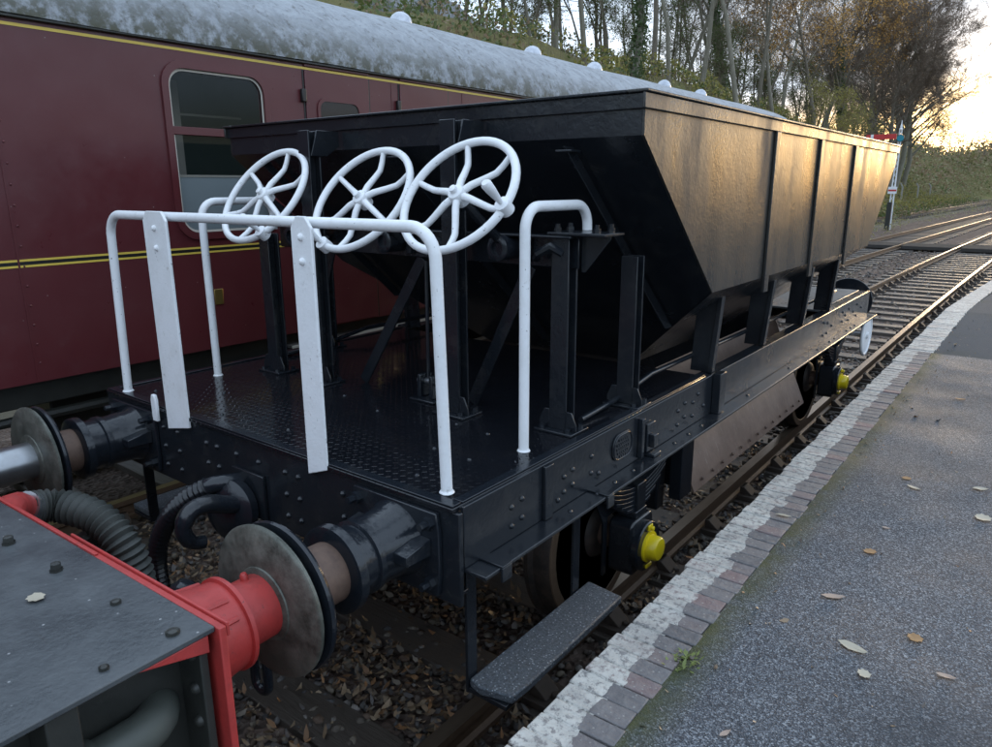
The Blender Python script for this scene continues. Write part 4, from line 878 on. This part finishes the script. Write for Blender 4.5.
MB().box((-6.62,44.134,4.62),(-6.48,44.1395,4.90)).build('arm_stripe','white_paint',am)
sp_ = MB().lathe([(0,.17),(.04,.17)],(-5.15,44.16,4.66),(0,-1,0),20).build('spectacle','lens_blue',S); MB().lathe([(0,.19),(.03,.19)],(-5.15,44.17,4.66),(0,-1,0),20).build('spectacle_rim','line_black',sp_)
MB().box((-5.42,44.08,1.75),(-4.98,44.10,2.12)).build('notice_plate','white_paint',S); MB().box((-5.40,44.07,1.88),(-5.0,44.079,1.97)).build('notice_band','signal_red',S)
MB().box((-5.36,44.0,-.2),(-5.12,44.18,1.3)).build('equipment_case','old_black',S,.01)
for k in range(4):
    p = MB().box((-.07,-.07,-.3),(.07,.07,2.0)).hexa([(-.07,-.07,2.0),(.07,-.07,2.0),(.07,.07,2.0),(-.07,.07,2.0)],[(-.3,-.06,2.4),(-.2,-.06,2.45),(-.2,.06,2.45),(-.3,.06,2.4)])
    o = p.build('fence_post','concrete',None,loc=(0,0,0)); yk = 74+k*14; o.location = (-11.6+curve(yk)*.25-k*.6,yk,.0)
    tag(o, ['leaning concrete fence post nearest the signal','second concrete fence post beyond the signal','third concrete fence post beyond the signal','farthest concrete fence post along the bank'][k],'fence post','concrete fence posts at the foot of the bank')
Hs = empty('house',(-38,42,8.3)); tag(Hs,'grey slate roofed house on top of the bank above the coach','house')
MB().box((-42,37,8.0),(-35,46,13.4)).build('wall','house_wall',Hs)
rf2 = MB().prism([(-42.5,13.3),(-34.5,13.3),(-38.5,16.4)],'y',36.6,46.4).build('roof','slate',Hs)
MB().box((-38.9,44,15.5),(-38.0,45,17.4)).build('chimney','house_wall',rf2)
for yy in (38.5,41,43.5):
    wd = MB().box((-35.0,yy,10.6),(-34.97,yy+1.2,12.0)).build('window','white_paint',Hs); MB().box((-34.97,yy+.08,10.68),(-34.955,yy+1.12,11.92)).build('pane','glass_dark',wd)
#__LINESIDE_END__

# ------------------------------------------------------------------ trees
def frame(d):
    a = np.cross(d,(0,0,1.)); 
    if np.linalg.norm(a) < 1e-3: a = np.array((1.,0,0))
    a /= np.linalg.norm(a); return a, np.cross(d,a)
def grow(seed, h, r0, lean=0.05, fork=.45, nb=11, spread=.75, twigs=5, dens=1.0):
    g = np.random.default_rng(seed); limbs = []; tw = []
    def branch(p, d, L, r, lev):
        n = max(3,int(5-lev)); P = [p]; Rr = [r]; dd = d/np.linalg.norm(d)
        for i in range(n):
            dd = dd+g.normal(0,.10+.05*lev,3)+np.array((0,0,.05 if lev else .0)); dd /= np.linalg.norm(dd)
            P.append(P[-1]+dd*L/n); Rr.append(r*(1-.8*(i+1)/n) if lev else r*(1-.72*(i+1)/n))
        limbs.append((np.array(P),np.array(Rr),lev)); 
        if lev >= 3: return
        k = int((nb if lev == 0 else 6 if lev == 1 else 4)*dens)
        for j in range(k):
            t = (fork+(1-fork)*(j+.6*g.random())/k) if lev == 0 else .25+.75*(j+g.random())/k
            t = min(t,.98)*n; i = min(int(t),n-1); q = P[i]+(P[i+1]-P[i])*(t-i); ax = P[i+1]-P[i]; ax = ax/np.linalg.norm(ax)
            a, b = frame(ax); ph = g.uniform(0,6.28); sp = spread*g.uniform(.7,1.25); 
            nd = ax*math.cos(sp)+(a*math.cos(ph)+b*math.sin(ph))*math.sin(sp)
            rr = max((Rr[i]*(1-(t-i))+Rr[i+1]*(t-i))*.55,.012); LL = L*(.42 if lev == 0 else .5)*g.uniform(.65,1.15)*(1.15-.35*(t/n) if lev == 0 else 1)
            branch(q, nd, LL, rr, lev+1)
    branch(np.zeros(3), np.array((lean*math.cos(seed),lean*math.sin(seed),1.)), h, r0, 0)
    return limbs, g
def limb_mesh(limbs, levs):
    V = []; F = []; c = 0
    for P, Rr, lev in limbs:
        if lev not in levs: continue
        n = 8 if lev == 0 else 5 if lev == 1 else 3; m = len(P)
        d = P[-1]-P[0]; d = d/np.linalg.norm(d); a, b = frame(d); an = np.arange(n)*2*math.pi/n
        ring = np.cos(an)[:,None]*a+np.sin(an)[:,None]*b
        V.append((P[:,None]+ring[None]*Rr[:,None,None]).reshape(-1,3))
        i = np.arange(m-1)[:,None]*n; k = np.arange(n)[None]
        F.append(np.stack([i+k,i+(k+1)%n,i+n+(k+1)%n,i+n+k],-1).reshape(-1,4)+c); c += m*n
    return np.concatenate(V), np.concatenate(F)
def twig_mesh(limbs, g, per, L, w):
    base = [(P[i]+(P[i+1]-P[i])*g.random(), P[i+1]-P[i]) for P, Rr, lev in limbs if lev >= 2 for i in range(len(P)-1) for _ in range(per)]
    B = np.array([b for b,_ in base]); D = np.array([d/np.linalg.norm(d) for _,d in base]); n = len(B)
    D = D+g.normal(0,.6,(n,3))+np.array((0,0,.25)); D /= np.linalg.norm(D,axis=1)[:,None]
    Lr = L*g.uniform(.4,1.2,(n,1)); S = np.cross(D,g.normal(0,1,(n,3))); S /= np.linalg.norm(S,axis=1)[:,None]+1e-9
    mid = B+D*Lr*.5+g.normal(0,.05,(n,3)); E = B+D*Lr+g.normal(0,.09,(n,3))
    V = np.stack([B-S*w,B+S*w,mid+S*w*.7,mid-S*w*.7,E+S*w*.25,E-S*w*.25],1).reshape(-1,3)
    F = (np.array([(0,1,2,3),(3,2,4,5)])[None]+np.arange(n)[:,None,None]*6).reshape(-1,4)
    return V, F, E
def leaf_cards(Pts, size, g, asp=.6):
    n = len(Pts); A = g.normal(0,1,(n,3)); A /= np.linalg.norm(A,axis=1)[:,None]; B = np.cross(A,g.normal(0,1,(n,3))); B /= np.linalg.norm(B,axis=1)[:,None]+1e-9
    s = size*g.uniform(.6,1.3,(n,1)); a, b = A*s, B*s*asp
    V = np.stack([Pts-a,Pts+b,Pts+a,Pts-b],1).reshape(-1,3); return V, np.arange(n*4).reshape(n,4)
KIND = {}
def kind(name, seed, h, r0, leaf=None, nleaf=0, lsize=.06, ivy=0, **kw):
    tw = kw.pop('tw',3); tl = kw.pop('tl',.75)
    limbs, g = grow(seed,h,r0,**kw); V, F = limb_mesh(limbs,(0,1)); V2, F2 = limb_mesh(limbs,(2,3)); V3, F3, E = twig_mesh(limbs,g,tw,tl,.011)
    parts = {'trunk':(V,F,'bark'), 'crown':(np.concatenate([V2,V3]),np.concatenate([F2,F3+len(V2)]),'twig')}
    if nleaf:
        pts = E[g.integers(0,len(E),nleaf)]+g.normal(0,.16,(nleaf,3)); lv, lf = leaf_cards(pts,lsize,g); parts['leaves'] = (lv,lf,leaf)
    if ivy:
        P = limbs[0][0]; Rr = limbs[0][1]; t = g.uniform(0,.72,ivy)*(len(P)-1); i = t.astype(int); f = (t-i)[:,None]
        c = P[i]*(1-f)+P[i+1]*f; an = g.uniform(0,6.28,ivy); rad = (Rr[i]*1.05+np.abs(g.normal(0,.16,ivy)))
        pts = c+np.stack([np.cos(an)*rad,np.sin(an)*rad,g.normal(0,.1,ivy)],-1); lv, lf = leaf_cards(pts,.09,g); parts['ivy'] = (lv,lf,'ivy')
    KIND[name] = parts; KIND[name+'_obj'] = {}
def place(name, kname, x, y, sc_, label, group, rz=None, lean=0, root=True):
    z = float(bank(x,y))-.15
    t = empty(name,(x,y,z), random.uniform(0,6.28) if rz is None else rz); t.scale = (sc_*random.uniform(.92,1.08),sc_*random.uniform(.92,1.08),sc_); t.rotation_euler[1] = lean
    tag(t,label,'tree',group)
    for pn, (V,F,mt) in KIND[kname].items():
        ob = KIND[kname+'_obj']
        if pn in ob: o = ob[pn].copy(); C.objects.link(o)
        else: o = numesh(pn,V,F,mt,smooth=(pn=='trunk')); ob[pn] = o
        o.parent = t
    return t
kind('slim1',11,15,.17,fork=.5,nb=12,spread=.6,tw=3); kind('slim2',12,16,.15,fork=.45,nb=13,spread=.7,tw=3); kind('slim3',13,13,.13,lean=.2,fork=.4,nb=10,spread=.7,tw=3)
kind('ivyt',14,15,.2,ivy=2600,fork=.45,nb=12,spread=.65,tw=3); kind('pale',15,17,.16,lean=.10,fork=.55,nb=10,spread=.6,tw=3)
kind('orange',16,14,.2,'leaf_orange',8000,.085,fork=.3,nb=14,spread=.8,tw=3); kind('yellow',17,9,.13,'leaf_yellow',6000,.09,fork=.15,nb=14,spread=.9,tw=2)
kind('big',18,17,.30,'leaf_brown',2500,.05,fork=.22,nb=20,spread=.75,tw=7,tl=1.1); kind('bigivy',19,17,.32,ivy=4200,fork=.3,nb=17,spread=.7,tw=6,tl=1.0)
kind('bush_tree',20,9,.16,'leaf_green',6500,.08,fork=.08,nb=16,spread=.85,tw=2); kind('brown',21,13,.18,'leaf_brown',3800,.06,fork=.3,nb=14,spread=.75,tw=3)
TREES = [ # pixel column is only a note: (kind, x, y, scale, lean, description)
 ('slim3',-21,27.2,.75,0,'small bare tree at the top of the bank above the coach roof, leftmost of all'),
 ('slim2',-22,31.2,.8,0,'thin bare tree on the skyline just left of the twin slender trunks'),
 ('slim1',-19,31.3,.9,0,'slender bare tree, left one of the twin trunks above the coach roof'),
 ('pale',-17,30.9,.95,.02,'smooth pale bare trunk, right one of the twin trunks above the coach roof'),
 ('ivyt',-16,33.9,1.0,0,'ivy clad trunk rising above the coach roof left of the hopper corner'),
 ('slim1',-18.5,41.3,1.05,.02,'dark straight bare tree just right of the ivy clad trunk'),
 ('slim2',-17,40.3,1.0,-.03,'thin bare tree behind the near corner of the hopper rim'),
 ('slim3',-20,49.2,1.1,.06,'leaning bare tree in the dense group above the hopper rim'),
 ('slim1',-17,45.1,1.0,.10,'bare tree slanting right above the first roof vents beside the hopper'),
 ('slim2',-21,56.8,1.1,.12,'bare tree slanting right, deep in the wood above the hopper'),
 ('bigivy',-20,57.1,.9,.12,'ivy covered tree slanting right in the middle of the wood'),
 ('pale',-14.5,45.6,1.05,.05,'tall pale bare trunk standing forward on the grassy bank above the hopper'),
 ('slim1',-19,62.0,1.05,0,'bare tree just right of the tall pale trunk'),
 ('brown',-17.5,61.6,1.0,.04,'bare tree with brown leaves above the middle of the hopper side'),
 ('slim2',-21.5,76.5,1.15,0,'thin bare tree behind the brown leaved tree'),
 ('orange',-16.5,70.0,1.0,0,'orange leaved tree above the far half of the hopper'),
 ('brown',-20,85.0,1.1,.05,'rusty leaved tree behind the orange one'),
 ('orange',-19,83.5,1.05,0,'tall orange brown tree left of the big ivy clad tree'),
 ('bigivy',-16.5,82.5,.95,0,'big ivy clad tree above the far end of the hopper'),
 ('big',-17.5,95.5,1.0,0,'wide bare tree between the ivy clad tree and the sky'),
 ('big',-15,103.5,1.2,-.02,'large spreading bare tree nearest the open sky'),
 ('big',-18.5,123,1.05,0,'large bare tree behind the spreading one by the open sky'),
 ('brown',-17,105,.95,0,'lower brown tree in the right part of the wood'),
 ('big',-13.2,90,1.0,0,'dense bare tree just above the signal'),
 ('big',-15.5,112,1.15,.03,'tall dense bare tree at the right end of the wood'),
 ('big',-19,108,1.2,0,'tall bare tree behind the spreading trees by the open sky'),
 ('yellow',-13.2,59.5,.62,0,'low yellow leaved tree on the bank above the hopper side'),
 ('yellow',-12.8,66.5,.55,0,'small golden bush tree beside the far half of the hopper'),
 ('yellow',-14.5,78,.6,0,'small yellow green tree at the foot of the big ivy clad tree'),
 ('bush_tree',-21,24.5,.5,0,'dark evergreen shrub on the skyline behind the first roof vent'),
 ('bush_tree',-20,26.8,.55,0,'round evergreen shrub on the skyline left of the second roof vent'),
 ('bush_tree',-19.5,29.8,.6,0,'green shrub under the twin slender trunks'),
 ('bush_tree',-24,36.5,.6,0,'evergreen shrub behind the twin slender trunks'),
 ('bush_tree',-22,44.5,.6,0,'dark green shrub behind the ivy clad trunk'),
 ('bush_tree',-22,52,.65,0,'green understorey shrub among the bare trees above the hopper corner'),
 ('bush_tree',-19.5,54.5,.5,0,'green understorey shrub at the foot of the slanting trees'),
 ('bush_tree',-22,66,.7,0,'dark understorey shrub right of the pale trunk'),
 ('bush_tree',-21,80,.7,0,'dark understorey shrub behind the orange tree'),
 ('brown',-23.5,29,.7,0,'brown leaved tree on the skyline at the left end of the bank'),
]
for kn, x, y, s_, le, lab in TREES:
    place({'bush_tree':'evergreen_shrub','yellow':'yellow_tree'}.get(kn,'bare_tree' if kn not in ('orange','brown','ivyt','bigivy') else {'orange':'orange_tree','brown':'brown_tree'}.get(kn,'ivy_tree')), kn, x, y, s_, lab, 'trees on the wooded bank', lean=le)
# deep wood behind, reads as one mass
def merged(name, items, lab):
    Vs = []; Fs = []; Ms = []; c = 0; mats = []
    for kn, x, y, s_ in items:
        a = random.uniform(0,6.28); z = float(bank(x,y))-.1
        for pn,(V,F,mt) in KIND[kn].items():
            if mt not in mats: mats.append(mt)
            W_ = V*s_; W_ = np.stack([W_[:,0]*math.cos(a)-W_[:,1]*math.sin(a), W_[:,0]*math.sin(a)+W_[:,1]*math.cos(a), W_[:,2]],-1)+np.array((x,y,z))
            Vs.append(W_); Fs.append(F+c); c += len(V); Ms.append(np.full(len(F),mats.index(mt)))
    o = numesh(name,np.concatenate(Vs),np.concatenate(Fs),None,mats=mats,mi=np.concatenate(Ms)); tag(o,lab,'wood',kind='stuff'); return o
g_ = np.random.default_rng(5); items = []
for k in range(46):
    x = -g_.uniform(24,36); y = g_.uniform(46,150); items.append((['slim1','slim2','slim3','bush_tree','brown','slim2'][k%6],x,y,g_.uniform(.75,1.05)))
merged('deep_wood',items,'dense bare wood behind the bank trees')
items = []
for k in range(34): items.append((['brown','slim3','brown'][k%3], -50+k*3.6+g_.uniform(-2,2), 200+g_.uniform(-25,25), g_.uniform(.45,.8)))
for k in range(16): items.append((['brown','slim3','brown','yellow'][k%4], -26+k*1.7+g_.uniform(-.8,.8), 178+g_.uniform(-12,14), g_.uniform(.28,.5)))
merged('far_hedge',items,'distant line of low trees under the bright sky')
# undergrowth: brambles, grass and dead stems on the bank
def under(name, n, x0, x1, y0, y1, size, mt, hgt, lab, asp=.6, clump=True):
    x = g_.uniform(x0,x1,n*2); y = g_.uniform(y0,y1,n*2)
    if clump:
        dn = np.sin(x*1.3+y*.5)+np.sin(y*.9-x*.7+1)+np.sin(x*.4-y*.23)+g_.normal(0,.8,n*2); kp = dn > .1; x, y = x[kp][:n], y[kp][:n]
    else: x, y = x[:n], y[:n]
    hm = hgt*(.5+.5*np.abs(np.sin(x*1.1+y*.7)*np.sin(y*.37+x*.21))); z = bank(x,y)+np.abs(g_.random(len(x)))**.7*hm
    V, F = leaf_cards(np.stack([x,y,z],-1),size,g_,asp); o = numesh(name,V,F,mt); tag(o,lab,'undergrowth',kind='stuff')
under('green_undergrowth',24000,-24,-7,14,125,.11,'leaf_green',1.3,'green brambles and ivy covering the bank')
under('yellow_undergrowth',26000,-19,-8,24,125,.10,'leaf_yellow',1.5,'yellowing scrub on the bank above the hopper')
under('brown_undergrowth',15000,-26,-7,12,130,.09,'leaf_brown',1.2,'brown dead leaves and bracken on the bank')
under('dry_grass',14000,-15.5,-9.5,50,190,.16,'grass_dry',.9,'dry grass along the foot of the bank behind the signal',.25,False)
xw = g_.uniform(-9,-4.6,5200); yw = g_.uniform(26,150,5200); kp = np.sin(xw*2+yw*.3)+np.sin(yw*.8)+g_.normal(0,.6,5200) > .2; xw, yw = xw[kp], yw[kp]
V, F = leaf_cards(np.stack([xw+np.array([curve(t)*.5 for t in yw]),yw,-.2+g_.random(len(xw))**2*.35],-1),.10,g_,.3); tag(numesh('trackside_weeds',V,F,'grass_dry'),'dry weeds growing beside the far tracks','weeds',kind='stuff')
n = 2600; x = g_.uniform(-22,-8,n); y = g_.uniform(16,120,n); z = bank(x,y); tip = np.stack([g_.normal(0,.5,n),g_.normal(0,.5,n),g_.uniform(.6,2.4,n)],-1)
B = np.stack([x,y,z],-1); V = np.stack([B-(.012,0,0),B+(.012,0,0),B+tip],1).reshape(-1,3)
tag(numesh('dead_stems',V,np.arange(n*3).reshape(n,3),'twig'),'thin dead stems standing in the scrub on the bank','undergrowth',kind='stuff')
def under_far(name, n, size, mt, hgt, lab):
    y = g_.uniform(125,262,n*2); x = -11-(y-120)*.02+g_.uniform(-26,9,n*2)+np.clip(y-150,0,120)*.3; z = bank(x,y); kp = z > .0; x, y, z = x[kp][:n], y[kp][:n], z[kp][:n]
    hm = hgt*(.25+1.1*np.abs(np.sin(x*.5+y*.3)*np.sin(y*.17+x*.11))); z = z+g_.random(len(x))**.7*hm
    V, F = leaf_cards(np.stack([x,y,z],-1),size,g_); tag(numesh(name,V,F,mt),lab,'undergrowth',kind='stuff')
under_far('far_green_scrub',5000,.26,'leaf_green',2.6,'green scrub on the far bank under the bright sky')
under_far('far_brown_scrub',17000,.22,'leaf_brown',4.6,'brown scrub on the far bank under the bright sky')
under_far('far_yellow_scrub',12000,.26,'grass_dry',2.2,'pale scrub on the far bank under the bright sky')
#__TREES_END__

# ------------------------------------------------------------------ fallen leaves and weed on the platform
def leaf_obj(name, x, y, z, L, wd, rz, mat, label, kindp='oval', curl=.25):
    if kindp == 'oval': P = [(-1,0),(-.6,.30),(-.1,.42),(.4,.32),(.8,.12),(1.0,0),(.8,-.12),(.4,-.32),(-.1,-.42),(-.6,-.30)]
    else: P = [(-1,0),(-.78,.3),(-.82,.58),(-.42,.6),(-.1,.78),(.2,.62),(.6,.62),(.7,.3),(1,.1),(.78,-.2),(.66,-.56),(.3,-.55),(-.02,-.75),(-.3,-.55),(-.7,-.5),(-.72,-.2)]
    n = len(P); zf = lambda a, b: curl*(a*a*.12+b*b*.35)*L+random.uniform(0,.06)*L
    top = [(p[0]*L/2,p[1]*wd/2,zf(*p)+.002) for p in P]
    q = MB(); q.add([(0,0,.003)]+top+[(0,0,.0015)]+[(a,b,c-.0012) for a, b, c in top],
        [(0,1+k,1+(k+1)%n) for k in range(n)]+[(n+1,n+2+(k+1)%n,n+2+k) for k in range(n)]+[(1+k,n+2+k,n+2+(k+1)%n,1+(k+1)%n) for k in range(n)],True)
    o = q.build(name,mat,None,loc=(0,0,0)); o.location = (x,y,z); o.rotation_euler = (0,0,rz)
    tag(o,label,'leaf','fallen leaves on the platform and the locomotive'); return o
PL = [(2.016,1.063,.085,.045,.5,'leaf_pink','oval','pinkish brown oval leaf on the platform, upper one of the near pair'),
 (2.141,.781,.095,.05,-.2,'leaf_pale','oval','pale oval leaf on the platform, lower one of the near pair'),
 (2.295,.959,.05,.035,.3,'leaf_tan','lobed','small orange leaf on the platform right of the pale pair'),
 (2.053,1.509,.055,.03,.9,'leaf_tan','lobed','small brown leaf on the platform above the pinkish leaf'),
 (1.672,1.63,.07,.03,.2,'leaf_pale','oval','yellowish leaf lying on the edge bricks'),
 (2.35,2.528,.07,.045,.4,'leaf_pale','oval','pale leaf at the right edge of the platform view'),
 (2.39,2.15,.07,.05,-.6,'leaf_pale','lobed','pale torn leaf at the right edge below the other'),
 (2.089,2.346,.075,.035,-.4,'leaf_pale','oval','pale narrow leaf in the upper middle of the platform'),
 (2.04,2.46,.045,.03,.8,'leaf_tan','lobed','tiny brown leaf beside the pale narrow leaf'),
 (2.063,1.785,.035,.02,0,'leaf_pink','oval','tiny dull leaf in the middle of the platform'),
 (1.952,.16,.045,.02,1.2,'leaf_pink','oval','small curled leaf near the bottom of the platform'),
 (2.092,4.27,.07,.04,.3,'leaf_tan','oval','small tan leaf far along the platform'),
 (2.20,.66,.04,.03,.3,'leaf_pale','lobed','small pale scrap of leaf below the pale oval leaf'),
 (2.40,.80,.055,.03,.1,'leaf_pink','oval','faint pink leaf low at the right of the platform')]
for x, y, L, wd, rz, mt, kp, lab in PL: leaf_obj('fallen_leaf',x,y,PZ+(.004 if x > 1.72 else .008),L*1.0,wd*1.9,rz,mt,lab,kp)
leaf_obj('fallen_leaf',.726,-1.017,DZ+.003,.045,.05,.4,'leaf_pale','pale lobed leaf lying on the grey locomotive footplate' ,'lobed',.2)
ng = 420; gx_ = np.where(rng.random(ng) < .45, 1.74+np.abs(rng.normal(0,.10,ng)), rng.uniform(1.75,3.2,ng)); gy_ = rng.uniform(-.6,8,ng)
litter('platform_grit', np.stack([gx_,gy_,np.full(ng,PZ+.003)],-1), rng.uniform(.003,.011,ng)*np.where(rng.random(ng) < .08,1.8,1), 'small leaf scraps and grit scattered over the platform asphalt')
wv = MB(); g3 = random.Random(3)
wd_ = empty('weed',(1.735,.39,PZ)); tag(wd_,'small green weed growing where the edge bricks meet the asphalt','weed')
for k in range(60):
    a = g3.uniform(0,6.28); L = g3.uniform(.012,.035); e = g3.uniform(.1,.9); d = Vector((math.cos(a)*math.cos(e),math.sin(a)*math.cos(e),math.sin(e))); s_ = Vector((-math.sin(a),math.cos(a),0))
    b_ = Vector((1.735+g3.gauss(0,.022),.39+g3.gauss(0,.03),PZ)); wv.add([b_,b_+d*L*.5+s_*.005,b_+d*L,b_+d*L*.5-s_*.005],[(0,1,2,3)])
wv.build('leaves','weed_green',wd_)
bpy.context.view_layer.update()
